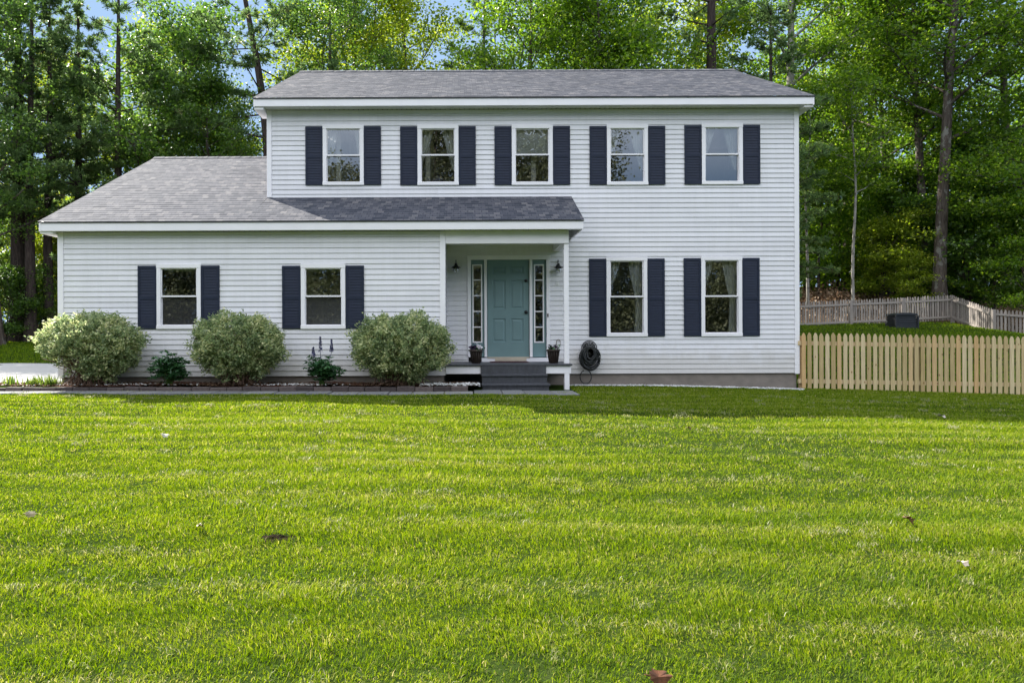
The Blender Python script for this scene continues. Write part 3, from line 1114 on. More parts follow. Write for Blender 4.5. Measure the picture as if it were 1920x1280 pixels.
for s in range(14):
    a0 = WE_XL + (XL - WE_XL) * s / 14
    a1 = a0 + (XL - WE_XL) / 14 - .004
    p = [(a0, WRY - .14, WR_Z - .055), (a1, WRY - .14, WR_Z - .05), (a1, WRY, WR_Z + .025), (a0, WRY, WR_Z + .02), (a1, WRY + .14, WR_Z - .05), (a0, WRY + .14, WR_Z - .055)]
    mb.add(p, [(0, 1, 2, 3), (3, 2, 4, 5)])
    mb.uv += [(a0 * 3, .3), (a1 * 3, .3), (a1 * 3, .4), (a0 * 3, .4), (a1 * 3, .5), (a0 * 3, .5)]
mb.build('ridge_cap', M['shingle'], roof_w)


def eave(x0, x1, y, yw, zt, zb, wall_x0, wall_x1, returns, yback, zridge, yr):
    mb = MB()
    mb.box(x0 + .01, x1 - .01, y + .004, y + .034, zb, zt - .022)       # front fascia
    o = mb.build('fascia', M['trim'], house, bevel=.003)
    mb = MB()                                                            # dark drip edge
    mb.box(x0, x1, y - .012, y + .006, zt - .022, zt - .002)
    mb.build('drip_edge', M['deck'], o)
    mb = MB()                                                            # vented soffit: grooved panels
    n = int((x1 - x0) / .10)
    st = (x1 - x0 - .03) / n
    for i in range(n):
        a = x0 + .015 + i * st
        mb.box(a, a + st * .82, y + .034, yw - .002, zb + .012, zb + .022)
        mb.box(a + st * .82, a + st, y + .034, yw - .002, zb + .020, zb + .028)
    mb.build('soffit', M['soffit'], house)


eave(E_XL, E_XR, EY, WALL, E_ZT, E_ZB - .004, XL, XR, True, BACK_M, R_Z, ERY)
eave(WE_XL, WE_XR, WEY, WING, WE_ZT, WE_ZB - .004, WL, WR, True, BACK_W, WR_Z, WRY)
# rake boards, boxed eave returns, roof undersides
for (x, y0, z0, y1, z1, w) in ((E_XL + .012, EY, E_ZT, ERY, R_Z, .03), (E_XR - .042, EY, E_ZT, ERY, R_Z, .03), (WE_XL + .012, WEY, WE_ZT, WRY, WR_Z, .03)):
    mb = MB()
    for sgn in (1, -1):
        ya, yb = (y0, y1) if sgn == 1 else (2 * y1 - y0, y1)
        h = .15
        p = [(x, ya, z0 - .03 - h), (x, yb, z1 - .03 - h), (x, yb, z1 - .03), (x, ya, z0 - .03)]
        q = [(x + w, b, c) for a, b, c in p]
        mb.add(p + q, [(0, 1, 2, 3), (7, 6, 5, 4), (0, 4, 5, 1), (1, 5, 6, 2), (2, 6, 7, 3), (3, 7, 4, 0)])
    mb.build('rake_board', M['trim'], house)
mb = MB()
mb.box(WE_XR - .042, WE_XR - .012, WEY + .035, WALL - .015, WE_ZB, WE_ZB + .13)
mb.add([(WE_XR - .03, WEY + .035, WE_ZB + .13), (WE_XR - .03, WALL - .015, WE_ZB + .13), (WE_XR - .03, WALL - .015, WE_ZT + (WALL - WEY) * slope_w - .03), (WE_XR - .03, WEY + .035, WE_ZT - .03)], [(0, 1, 2, 3)])
mb.build('rake_board', M['trim'], house)
mb = MB()
for x0, x1, y, yw, zb in ((E_XL + .015, XL - .016, EY + .036, WALL + .35, E_ZB - .06), (XR + .016, E_XR - .015, EY + .036, WALL + .35, E_ZB - .05), (WE_XL + .015, WL - .016, WEY + .036, WING + .35, WE_ZB - .045)):
    mb = MB()
    mb.box(x0, x1, y, yw, zb, zb + .12)
    mb.build('eave_return', M['trim'], house)
# frieze boards just under the eaves
mb = MB()
mb.box(XL + .09, XR - .09, WALL - .024, WALL - .002, E_ZB - .085, E_ZB - .012)
mb.box(WL + .10, WR - .105, WING - .024, WING - .002, WE_ZB - .05, WE_ZB - .012)
mb.build('frieze', M['siding'], house)

# ------------------------------------------------------------------ windows and shutters
def curtain(x_side, x_top, x_bot, z0, z1, y, seed):
    """one half of a tied-back pair: folds run from the rod to the side"""
    rr = np.random.default_rng(seed)
    mb = MB()
    nu, nv = 26, 16
    ph = rr.uniform(0, 6)
    for j in range(nv + 1):
        v = j / nv
        z = z1 + (z0 - z1) * v
        k = v ** 1.15
        xe = x_top + (x_bot - x_top) * k
        for i in range(nu + 1):
            u = i / nu
            x = x_side + (xe - x_side) * u
            yy = y + .018 * math.sin(u * 24 + ph + v * 1.5) * (1 - .3 * v) + .008 * math.sin(u * 51 + ph)
            mb.v.append((x, yy, z))
            mb.a.append(.5)
    for j in range(nv):
        for i in range(nu):
            a = j * (nu + 1) + i
            mb.f.append((a, a + 1, a + nu + 2, a + nu + 1))
    return mb


def shutter_mesh(x0, x1, z0, z1, y, rail):
    mb = MB()
    t, d0 = .042, y - .034
    mb.box(x0, x0 + t, d0, y - .015, z0, z1)
    mb.box(x1 - t, x1, d0, y - .015, z0, z1)
    rails = [(z0, z0 + .075), (rail - .03, rail + .03), (z1 - .055, z1)]
    for a, b_ in rails:
        mb.box(x0 + t, x1 - t, d0 + .001, y - .016, a, b_)
    mb.box(x0 + t, x1 - t, y - .019, y - .0155, z0 + .01, z1 - .01)
    for (a, b_) in ((rails[0][1], rails[1][0]), (rails[1][1], rails[2][0])):
        n = int((b_ - a) / .052)
        st = (b_ - a) / n
        for i in range(n):
            zz = a + i * st
            mb.quad((x0 + t, y - .029, zz), (x1 - t, y - .029, zz), (x1 - t, y - .022, zz + st), (x0 + t, y - .022, zz + st))
            mb.quad((x0 + t, y - .022, zz), (x1 - t, y - .022, zz), (x1 - t, y - .029, zz), (x0 + t, y - .029, zz))
    return mb


for wi, (l, r_, t, b_, d, mid, kind, sw) in enumerate(WIN):
    x0, z1 = W(l, t, d)
    x1, z0 = W(r_, b_, d)
    zm = WZ(mid, d, (l + r_) / 2)
    c = .078
    mb = MB()                                                   # casing and sill
    f0, f1 = d - .034, d + .07
    mb.box(x0, x0 + c, f0, f1, z0 + .07, z1 - .082)
    mb.box(x1 - c, x1, f0, f1, z0 + .07, z1 - .082)
    mb.box(x0 - .004, x1 + .004, f0 - .003, f1, z1 - .082, z1)
    mb.box(x0 - .004, x1 + .004, f0 - .010, f1, z0, z0 + .07)
    win = mb.build('window', M['trim'], house, bevel=.005)
    a0, a1, g0, g1 = x0 + c, x1 - c, z0 + .07, z1 - .082
    mb = MB()                                                   # upper sash (outer) and lower sash (set back)
    s = .018
    mb.box(a0, a1, d - .012, d + .02, zm - .013, zm + .017)
    mb.box(a0, a0 + s, d - .008, d + .018, zm + .017, g1)
    mb.box(a1 - s, a1, d - .008, d + .018, zm + .017, g1)
    mb.box(a0 + s, a1 - s, d - .008, d + .018, g1 - s, g1)
    mb.box(a0, a0 + s * .6, d + .022, d + .045, g0, zm - .013)
    mb.box(a1 - s * .6, a1, d + .022, d + .045, g0, zm - .013)
    mb.box(a0 + s * .6, a1 - s * .6, d + .022, d + .045, g0, g0 + .012)
    mb.build('sash', M['trim'], win)
    for (p0, p1, yy, mm) in ((zm + .017, g1 - s, d + .008, M['glass']), (g0 + .012, zm - .013, d + .036, M['glass_screen'] if kind == 'garage' else M['glass'])):
        mb = MB()
        q = [(a0 + .004, yy, p0 - .004), (a1 - .004, yy, p0 - .004), (a1 - .004, yy, p1 + .004), (a0 + .004, yy, p1 + .004)]
        mb.add(q, [(0, 1, 2, 3)])
        mb.build('pane', mm, win)
    wd = a1 - a0
    cy_ = d + .14
    if kind in ('tied', 'long'):
        curtain(a0 - .12, a0 + wd * .37, a0 - .02, zm - (.02 if kind == 'long' else .25), g1 + .05, cy_, wi).build('curtain', M['curtain'], win, True)
        if kind == 'tied':
            curtain(a1 + .12, a0 + wd * .60, a1 - wd * .06, zm - .30, g1 + .05, cy_, wi + 50).build('curtain', M['curtain'], win, True)
        else:
            curtain(a1 + .12, a0 + wd * .57, a0 + wd * .80, zm - .03, g1 + .05, cy_, wi + 50).build('curtain', M['curtain'], win, True)
            curtain(a1 + .10, a0 + wd * .82, a0 + wd * .77, g0 - .05, zm - .03, cy_, wi + 70).build('curtain', M['curtain'], win, True)
    elif kind == 'plain':
        curtain(a0 - .12, a0 + wd * .32, a0 + wd * .0, g0 + .06, g1 + .05, cy_, wi).build('curtain', M['curtain'], win, True)
        curtain(a1 + .12, a0 + wd * .80, a1 - wd * .0, g0 + .1, g1 + .05, cy_, wi + 50).build('curtain', M['curtain'], win, True)
    elif kind == 'shade':
        mb = MB()
        mb.box(a0 - .04, a1 + .04, d + .09, d + .10, zm + .01, g1 + .05)
        mb.build('roller_shade', M['curtain'], win)
    else:
        mb = MB()
        mb.box(a0 - .02, a1 + .02, d + .10, d + .105, g1 - .055, g1 + .05)
        mb.build('roller_shade', M['curtain'], win)
    # shutters either side
    wpx = sw * d / F
    rail = zm - .03 if kind != 'long' else zm - .05
    zs1, zs0 = z1 - .035, z0 + .005
    for s0, s1 in ((x0 - .004 - wpx, x0 - .004), (x1 + .004, x1 + .004 + wpx)):
        shutter_mesh(s0, s1, zs0, zs1, d - .001, rail).build('shutter', M['navy'], house)

# dark rooms behind the glass
mb = MB()
mb.box(XL + .3, XR - .3, WALL + 3.0, WALL + 3.1, .3, 5.7)
mb.box(XL + .2, XR - .2, WALL + .16, BACK_M - .2, 2.75, 2.95)
for x in (-2.6, -.7, 1.55, 4.4):
    mb.box(x - .05, x + .05, WALL + .3, WALL + 3.0, 2.95, 5.7)
mb.box(1.75, 1.85, WALL + .3, WALL + 3.0, .3, 2.75)
mb.box(XL + .3, XR - .3, WALL + .2, BACK_M - .2, .28, .38)
mb.build('partition', M['room'], house)
mb = MB()
mb.box(WL + .2, WR - .2, WING + 3.4, WING + 3.5, .1, 3.0)
mb.box(WL + .2, WR - .2, WING + .2, WING + 3.4, 2.95, 3.0)
mb.box(-3.75, -3.65, WING + .25, WING + 3.4, .1, 2.95)
mb.build('partition', M['room'], house)

# ------------------------------------------------------------------ front door set
def pxbox(mb, l, r_, t, b_, d, y0, y1):
    x0, z1 = W(l, t, d)
    x1, z0 = W(r_, b_, d)
    mb.box(x0, x1, y0, y1, z0, z1)


mb = MB()
pxbox(mb, 876.5, 883.6, 486.6, 669, WALL, WALL - .045, WALL + .10)
pxbox(mb, 1024, 1031, 486.6, 669, WALL, WALL - .045, WALL + .10)
pxbox(mb, 876, 1031.5, 479.3, 486.6, WALL, WALL - .05, WALL + .10)
pxbox(mb, 907.7, 913.4, 486.6, 669, WALL, WALL - .03, WALL + .10)
pxbox(mb, 992.4, 998.6, 486.6, 669, WALL, WALL - .03, WALL + .10)
trim = mb.build('door_frame', M['trim'], house, bevel=.004)
mb = MB()
pxbox(mb, 903, 1029, 671, 678, WALL, WALL - .12, WALL + .08)
mb.build('door_sill', M['trim'], house, bevel=.004)
mb = MB()
pxbox(mb, 914, 992, 669, 671, WALL, WALL - .13, WALL + .06)
pxbox(mb, 928, 986, 671.2, 676, WALL, WALL - .135, WALL - .121)
mb.build('threshold', M['tan'], house)
# slab with six raised panels
dx0, dzt = W(913.5, 486.6, WALL)
dx1, dzb = W(992.3, 669, WALL)
mb = MB()
yf = WALL + .018
dw = dx1 - dx0
st, mid = .115, .105
pw = (dw - 2 * st - mid) / 2
rows = [(W(0, 661 - 20, WALL)[1], None)]
zr = [WZ(v_, WALL, 953) for v_ in (500, 513, 525, 579, 597, 641)]
rects = []
for k in range(3):
    for c in range(2):
        rects.append((dx0 + st + c * (pw + mid), dx0 + st + c * (pw + mid) + pw, zr[2 * k + 1], zr[2 * k]))
xsb = sorted({dx0, dx1, *[q for r4 in rects for q in r4[:2]]})
zsb = sorted({dzb, dzt, *zr})
for i in range(len(xsb) - 1):
    for j in range(len(zsb) - 1):
        xm, zm_ = (xsb[i] + xsb[i + 1]) / 2, (zsb[j] + zsb[j + 1]) / 2
        hole = any(a < xm < b_ and c < zm_ < e for a, b_, c, e in rects)
        a, b_, c, e = xsb[i], xsb[i + 1], zsb[j], zsb[j + 1]
        if not hole:
            mb.quad((a, yf, c), (b_, yf, c), (b_, yf, e), (a, yf, e))
        else:
            prev = [(a, yf, c), (b_, yf, c), (b_, yf, e), (a, yf, e)]
            for ins, dep in ((.012, .014), (.030, .014), (.055, .002)):
                cur = [(a + ins, yf + dep, c + ins), (b_ - ins, yf + dep, c + ins), (b_ - ins, yf + dep, e - ins), (a + ins, yf + dep, e - ins)]
                for q in range(4):
                    mb.quad(prev[q], prev[(q + 1) % 4], cur[(q + 1) % 4], cur[q])
                prev = cur
            mb.quad(*prev)
door = mb.build('front_door', M['teal'], house)
mb = MB()
kx, kz = W(986.5, 585, WALL)
for zz, rad in ((kz, .030), (WZ(526, WALL, 986), .026)):
    mb.tube([(kx, yf - .002, zz), (kx, yf - .012, zz)], [rad + .008, rad + .006], 14)
    mb.tube([(kx, yf - .012, zz), (kx, yf - .035, zz), (kx, yf - .042, zz), (kx, yf - .062, zz), (kx, yf - .070, zz)], [.012, .012, rad * .8, rad, rad * .55], 14)
mb.build('door_knob', M['black'], door, True)
for l, r_, gl, gr_ in ((883.6, 907.7, 885.4, 904.6), (998.6, 1024, 1001, 1020.5)):
    x0, z1 = W(l, 486.6, WALL)
    x1, z0 = W(r_, 669, WALL)
    a0, g1 = W(gl, 495.6, WALL)
    a1, g0 = W(gr_, 642.4, WALL)
    mb = MB()
    yy = WALL + .02
    mb.box(x0, a0 + .01, yy, yy + .04, z0, z1)
    mb.box(a1 - .01, x1, yy, yy + .04, z0, z1)
    mb.box(a0 + .01, a1 - .01, yy, yy + .04, z0, g0 + .01)
    mb.box(a0 + .01, a1 - .01, yy, yy + .04, g1 - .01, z1)
    sl = mb.build('sidelight', M['teal'], house)
    mb = MB()
    q = .026
    mb.box(a0, a0 + q, yy - .012, yy + .02, g0, g1)
    mb.box(a1 - q, a1, yy - .012, yy + .02, g0, g1)
    mb.box(a0 + q, a1 - q, yy - .012, yy + .02, g0, g0 + q)
    mb.box(a0 + q, a1 - q, yy - .012, yy + .02, g1 - q, g1)
    for k in range(1, 5):
        zz = g0 + (g1 - g0) * k / 5
        mb.box(a0 + q, a1 - q, yy - .010, yy + .018, zz - .011, zz + .011)
    mb.build('muntin', M['trim'], sl)
    mb = MB()
    mb.quad((a0 + .005, yy + .010, g0 + .005), (a1 - .005, yy + .010, g0 + .005), (a1 - .005, yy + .010, g1 - .005), (a0 + .005, yy + .010, g1 - .005))
    mb.build('pane', M['glass'], sl)
mb = MB()
bx, bz = W(1026.7, 591, WALL)
mb.box(bx - .012, bx + .012, WALL - .062, WALL - .045, bz - .035, bz + .035)
mb.tube([(bx, WALL - .062, bz), (bx, WALL - .068, bz)], [.008, .007], 10)
mb.build('doorbell', M['black'], house, bevel=.002)

# ------------------------------------------------------------------ porch
PR = WX(1067, WING)
mb = MB()
mb.box(WR + .008, PR, WING - .012, WING + .13, WZ(456.5, WING, 950), WE_ZB + .004)
mb.box(PR - .13, PR, WING + .131, WALL - .014, WZ(456.5, WING, 950) + .002, WE_ZB + .004)
mb.build('porch_beam', M['trim'], house, bevel=.004)
mb = MB()
mb.box(WR + .016, PR - .132, WING + .132, WALL - .016, WE_ZB - .02, WE_ZB)
mb.build('porch_ceiling', M['soffit'], house)
mb = MB()
ZD = .487
x0, x1 = WR - .02, WX(1071.5, WING) + .01
for i in range(9):                                              # deck boards run along the front
    y = WING - .06 + i * .147
    mb.box(x0 if y >= WING + .02 else WR + .008, x1, y, min(y + .140, WALL - .016), ZD - .032, ZD)
deck = mb.build('porch_deck', M['deck'], house, bevel=.004)
mb = MB()
mb.box(WR + .008, WX(901, WING), WING - .02, WING + .03, .302, ZD - .034)
mb.box(WX(1023, WING), WX(1070, WING), WING - .02, WING + .03, .302, ZD - .034)
mb.box(WX(1070, WING) - .04, WX(1070, WING), WING + .031, WALL - .02, .302, ZD - .034)
mb.build('rim_board', M['trim'], house, bevel=.004)
mb = MB()
px0, px1 = WX(1058, WING), WX(1067.3, WING)
mb.box(px0, px1, WING + .01, WING + .105, ZD + .001, WZ(456.5, WING, 950) - .001)
mb.build('porch_post', M['trim'], house, bevel=.008)
mb = MB()
mb.box(px0, px1, WING - .018, WING + .09, -.05, .300)
mb.build('porch_post', M['trim'], house, bevel=.006)
SX0, SX1 = WX(901.5, WING), WX(1023, WING)
for i, (zt, yf_, zb_, yb_) in enumerate(((.305, 12.97, .10, WING - .07), (.145, 12.69, .0, 12.97))):
    mb = MB()
    mb.box(SX0, SX1 + .01 * i, yf_, yb_ + .02, zt - .034, zt)
    mb.box(SX0 + .012, SX1 - .012, yf_ + .028, yf_ + .05, zb_ - .02, zt - .0345)
    for xx in (SX0 + .012, SX1 - .03):
        mb.box(xx, xx + .018, yf_ + .0505, yb_ + .02, -.02, zt - .0345)
    mb.build('step', M['deck'], house, bevel=.004)
mb = MB()
mb.box(SX0, SX1, WING - .055, WING - .035, .306, ZD - .034)
mb.build('step', M['deck'], house)

# wall lanterns
for px, bright in ((855, 0), (1045.5, 1)):
    lx, lz = W(px, 503, WALL)
    ly = WALL - .13
    mb = MB()
    mb.lathe([(.0, .095), (.018, .092), (.028, .075), (.032, .045), (.050, .030), (.098, .004), (.100, .0), (.092, .0), (.04, .026), (.0, .03)], (lx, ly, lz), 22)
    mb.tube([(lx, WALL - .012, lz + .04), (lx, WALL - .03, lz + .13), (lx, WALL - .075, lz + .165), (lx, ly, lz + .14), (lx, ly, lz + .09)], .008, 8)
    mb.tube([(lx, WALL - .002, lz + .04), (lx, WALL - .02, lz + .04)], [.045, .040], 16)
    lamp = mb.build('lantern', M['black'], house, True)
    mb = MB()
    mb.lathe([(.034, .012), (.052, -.015), (.056, -.055), (.046, -.085), (.025, -.096), (0, -.098)], (lx, ly, lz), 18)
    mb.build('lamp_glass', M['jar'], lamp, True)
    mb = MB()
    mb.lathe([(.0, .0), (.014, -.004), (.016, -.02), (.026, -.04), (.028, -.055), (.018, -.075), (0, -.08)], (lx, ly, lz), 14)
    mb.build('bulb', M['whitepaint'], lamp, True)
    mb = MB()
    for k in range(4):
        a = k * math.pi / 2 + .4
        mb.tube([(lx + .058 * math.cos(a), ly + .058 * math.sin(a), lz + .01), (lx + .060 * math.cos(a), ly + .060 * math.sin(a), lz - .06), (lx + .02 * math.cos(a), ly + .02 * math.sin(a), lz - .102)], .004, 5)
    mb.build('cage', M['black'], lamp)
# small white figure 4 under the right lantern
nx_, nz_ = W(1044.5, 531, WALL)
mb = MB()
yy0, yy1 = WALL - .024, WALL - .016
mb.box(nx_ + .010, nx_ + .024, yy0, yy1, nz_ - .045, nz_ + .045)
mb.box(nx_ - .034, nx_ + .034, yy0 - .0012, yy1, nz_ - .020, nz_ - .007)
mb.prism([(nx_ - .034, nz_ - .007), (nx_ - .019, nz_ - .007), (nx_ + .012, nz_ + .045), (nx_ + .0, nz_ + .045)], yy0 - .0006, yy1)
mb.build('house_number', M['whitepaint'], house)
# grey wire loop on the wall above the right pot
mb = MB()
lx, lz = W(1046.5, 643, WALL)
mb.tube([(lx + .042 * math.cos(a), WALL - .03, lz + .075 * math.sin(a)) for a in np.linspace(0, 2 * math.pi, 20)[:-1]], .008, 6, closed=True)
mb.tube([(lx, WALL - .03, lz - .075), (lx, WALL - .03, lz - .16)], .008, 6)
mb.build('wire_loop', M['concrete'], house, True)
# small sign-like faucet at the wing foundation is left out of sight behind the plants

# ------------------------------------------------------------------ things on and by the porch
mb = MB()
mx0, mx1 = WX(919, 14.2), WX(990, 14.2)
for i in range(12):
    mb.box(mx0 + (mx1 - mx0) * i / 12, mx0 + (mx1 - mx0) * (i + .92) / 12, 13.95, 14.40, ZD + .001, ZD + .012)
mb.box(mx0 - .01, mx1 + .01, 13.94, 14.41, ZD + .0005, ZD + .007)
tag(mb.build('doormat', M['mat']), 'dark maroon doormat lying in front of the teal door', 'doormat')


def pot(px, flowers, label):
    d = 13.62
    x = WX(px, d)
    e = thing('flower_pot', (x, d, ZD + .001), label, 'flower pot', 'flower pots on the porch')
    mb = MB()
    mb.lathe([(0, 0), (.078, 0), (.082, .004), (.118, .225), (.130, .228), (.134, .265), (.124, .268), (.116, .245), (.0, .235)], (x, d, ZD + .001), 24)
    for k in range(16):                                          # woven look: upright ribs
        a = k * math.pi / 8
        mb.tube([(x + .083 * math.cos(a), d + .083 * math.sin(a), ZD + .01), (x + .118 * math.cos(a), d + .118 * math.sin(a), ZD + .222)], .006, 5)
    mb.build('pot', M['pot'], e, True)
    rr = np.random.default_rng(int(px))
    C = rr.normal(size=(90, 3)) * np.array([.055, .055, .028]) + np.array([x, d, ZD + .275])
    V, Q = leaf_quads(C, .05, rr, .8)
    o = np_mesh('leaves', V, Q, rnd=np.repeat(rr.random(90), 4), mats=[M['peony']])
    attach(o, e)
    for (fx, fz, m_, n_) in flowers:
        C = rr.normal(size=(n_, 3)) * np.array([.020, .02, .016]) + np.array([x + fx, d - .05, ZD + .29 + fz])
        V, Q = leaf_quads(C, .045, rr, .5, .45)
        o = np_mesh('flower', V, Q, rnd=np.repeat(rr.random(n_), 4), mats=[m_])
        attach(o, e)


pot(892.5, [(.045, .05, M['petal_white'], 34), (.075, .02, M['petal_white'], 20), (-.05, .03, M['petal_dark'], 30), (-.085, .01, M['petal_dark'], 18), (-.01, .015, M['petal_dark'], 20)], 'brown pot with a white bloom left of the teal door')
pot(1037.5, [(-.02, .03, M['petal_white'], 26), (.03, .025, M['petal_dark'], 20), (.075, .0, M['petal_white'], 16), (-.07, .03, M['petal_dark'], 22)], 'brown pot of mixed flowers beside the porch post')

# hose reel
hx, hz = W(1104, 672, WALL)
hy = WALL - .13
e = thing('hose_reel', (hx, WALL - .02, hz - .3), 'black garden hose coiled on a round wall hanger right of the porch', 'hose reel')
mb = MB()
top = WZ(650, WALL, 1104)
for rad, th in ((.155, .011), (.125, .007)):
    mb.tube([(hx + rad * math.cos(a), WALL - .05, top - .03 + rad * 1.0 * math.sin(a)) for a in np.linspace(-.3, math.pi + .3, 20)], th, 7)
for a in (.6, 1.05, math.pi / 2, math.pi - 1.05, math.pi - .6):
    mb.tube([(hx + .03 * math.cos(a), WALL - .05, top - .02 + .03 * math.sin(a)), (hx + .15 * math.cos(a), WALL - .05, top - .03 + .15 * math.sin(a))], .007, 6)
for s in (-1, 1):
    mb.tube([(hx + s * .05 + .028 * math.cos(a), WALL - .05, top + .04 + .028 * math.sin(a)) for a in np.linspace(0, 2 * math.pi, 14)[:-1]], .006, 6, closed=True)
mb.tube([(hx - .10, WALL - .02, top - .06), (hx - .10, hy - .06, top - .04), (hx + .10, hy - .06, top - .04), (hx + .10, WALL - .02, top - .06)], .014, 8)
mb.box(hx - .12, hx + .12, WALL - .035, WALL - .018, top - .12, top + .02)
mb.tube([(hx, WALL - .02, top - .16), (hx, hy + .03, top - .16)], [.135, .12], 20)
mb.build('hanger', M['black'], e, True)
rr = random.Random(9)
mb = MB()
P = []
turns = 24
for i in range(turns * 26):
    a = i / 26 * 2 * math.pi
    k = i / 26
    kk = int(k)
    rx = .085 + .115 * math.sin(kk * 1.9 + .4) ** 2 + .012 * math.sin(a * .5)
    rz_ = .11 + .135 * math.sin(kk * 1.9 + .4) ** 2
    P.append((hx + rx * math.cos(a) + .015 * math.sin(k * 2.2), hy - .03 + .055 * math.sin(k * 2.7 + a * .3), top - .05 - rz_ * .78 + rz_ * math.sin(a) + .012 * math.sin(k * 3.1)))
mb.tube(P, .0135, 8)
P = [(hx + .02 + .0 * i, hy - .03, top - .05 - .30) for i in range(1)]
for i in range(22):
    a = math.pi * .32 - i / 21 * math.pi * 1.72
    P.append((hx - .085 + .118 * math.cos(a), hy + .02, hz - .375 + .14 * math.sin(a)))
mb.tube(P, .011, 8)
mb.build('hose', M['rubber'], e, True)

# pale ball on the sill of the second upstairs window
bx, bz = W(821, 334, WALL)
mb = MB()
rad = .125
V, Fc, vals = [], [], []
for j in range(13):
    th = math.pi * j / 12
    for i in range(20):
        a = 2 * math.pi * i / 20
        V.append((bx + rad * math.sin(th) * math.cos(a), WALL + .30 + rad * math.sin(th) * math.sin(a), bz + rad * math.cos(th)))
for j in range(12):
    for i in range(20):
        Fc.append((j * 20 + i, j * 20 + (i + 1) % 20, (j + 1) * 20 + (i + 1) % 20, (j + 1) * 20 + i))
mb.add(V, Fc)
m, nt, b, o = mat('patched_ball')
vo = N(nt, 'ShaderNodeTexVoronoi')
vo.inputs['Scale'].default_value = 8
L(nt, coords(nt), vo.inputs['Vector'])
L(nt, ramp(nt, [(.36, (.46, .44, .62)), (.42, (.08, .07, .12))], vo.outputs['Distance']).outputs[0], b.inputs['Base Color'])
tag(mb.build('ball', m, smooth=True), 'pale lavender ball with dark patches behind the second upstairs window', 'ball')

# ------------------------------------------------------------------ fences
def picket_poly(x, w, z0, z1):
    h = w * 1.05
    return [(x - w / 2, z0), (x + w / 2, z0), (x + w / 2, z1 - h), (x + w * .43, z1 - h * .62), (x + w * .27, z1 - h * .26), (x + w * .08, z1), (x - w * .08, z1), (x - w * .27, z1 - h * .26), (x - w * .43, z1 - h * .62), (x - w / 2, z1 - h)]


FY = 14.52
near = thing('picket_fence', (7.1, FY, -.1), 'new honey coloured picket fence running right from the house corner', 'fence')
rr = random.Random(12)
fx0, fx1 = WX(1506, FY), WX(2480, FY)
pt = 11.15 * FY / F
ftop = lambda x: np.interp(x, [WX(1508, FY), WX(1910, FY), 20], [WZ(623.4, FY, 1508), WZ(630.6, FY, 1910), .86])
fbot = lambda x: np.interp(x, [WX(1508, FY), WX(1910, FY), 20], [WZ(731.2, FY, 1508), WZ(740.2, FY, 1910), -.38])
npk = int((fx1 - fx0) / pt)
panel = 20
for s in range(0, npk, panel):
    mb = MB()
    e_ = min(npk, s + panel)
    for i in range(s, e_):
        x = fx0 + i * pt
        mb.val = rr.random() ** 1.2 if i % 29 else 1.0
        w = .083 + rr.uniform(-.004, .004)
        mb.prism(picket_poly(x + rr.uniform(-.004, .004), w, float(fbot(x)) + rr.uniform(-.01, .01), float(ftop(x)) + rr.uniform(-.008, .008)), FY - .022, FY - .002)
    mb.build('picket_panel', M['pine_wood'], near, bevel=.002)
    xa, xb = fx0 + s * pt - (.10 if s == 0 else pt * .5), fx0 + (e_ - 1) * pt + pt * .5 - .003
    for dz, h in ((-.215, .085), (-1.005, .085)):
        mb = MB()
        mb.val = rr.uniform(.35, .8)
        za, zb = float(ftop(xa)) + dz, float(ftop(xb)) + dz
        p = [(xa, FY, za - h / 2), (xb, FY, zb - h / 2), (xb, FY, zb + h / 2), (xa, FY, za + h / 2)]
        q = [(a, FY + .038, c) for a, b_, c in p]
        mb.add(p + q, [(0, 1, 2, 3), (7, 6, 5, 4), (0, 4, 5, 1), (1, 5, 6, 2), (2, 6, 7, 3), (3, 7, 4, 0)])
        mb.build('rail', M['pine_wood'], near)
for i in (0, 19.5, 39.5, 59.5, 79.5):
    x = fx0 + i * pt
    mb = MB()
    mb.val = .2 if i else .95
    mb.box(x - .045, x + .045, FY + .039, FY + .129, float(fbot(x)) - .2, float(ftop(x)) - .07)
    mb.build('fence_post', M['pine_wood'], near, bevel=.004)

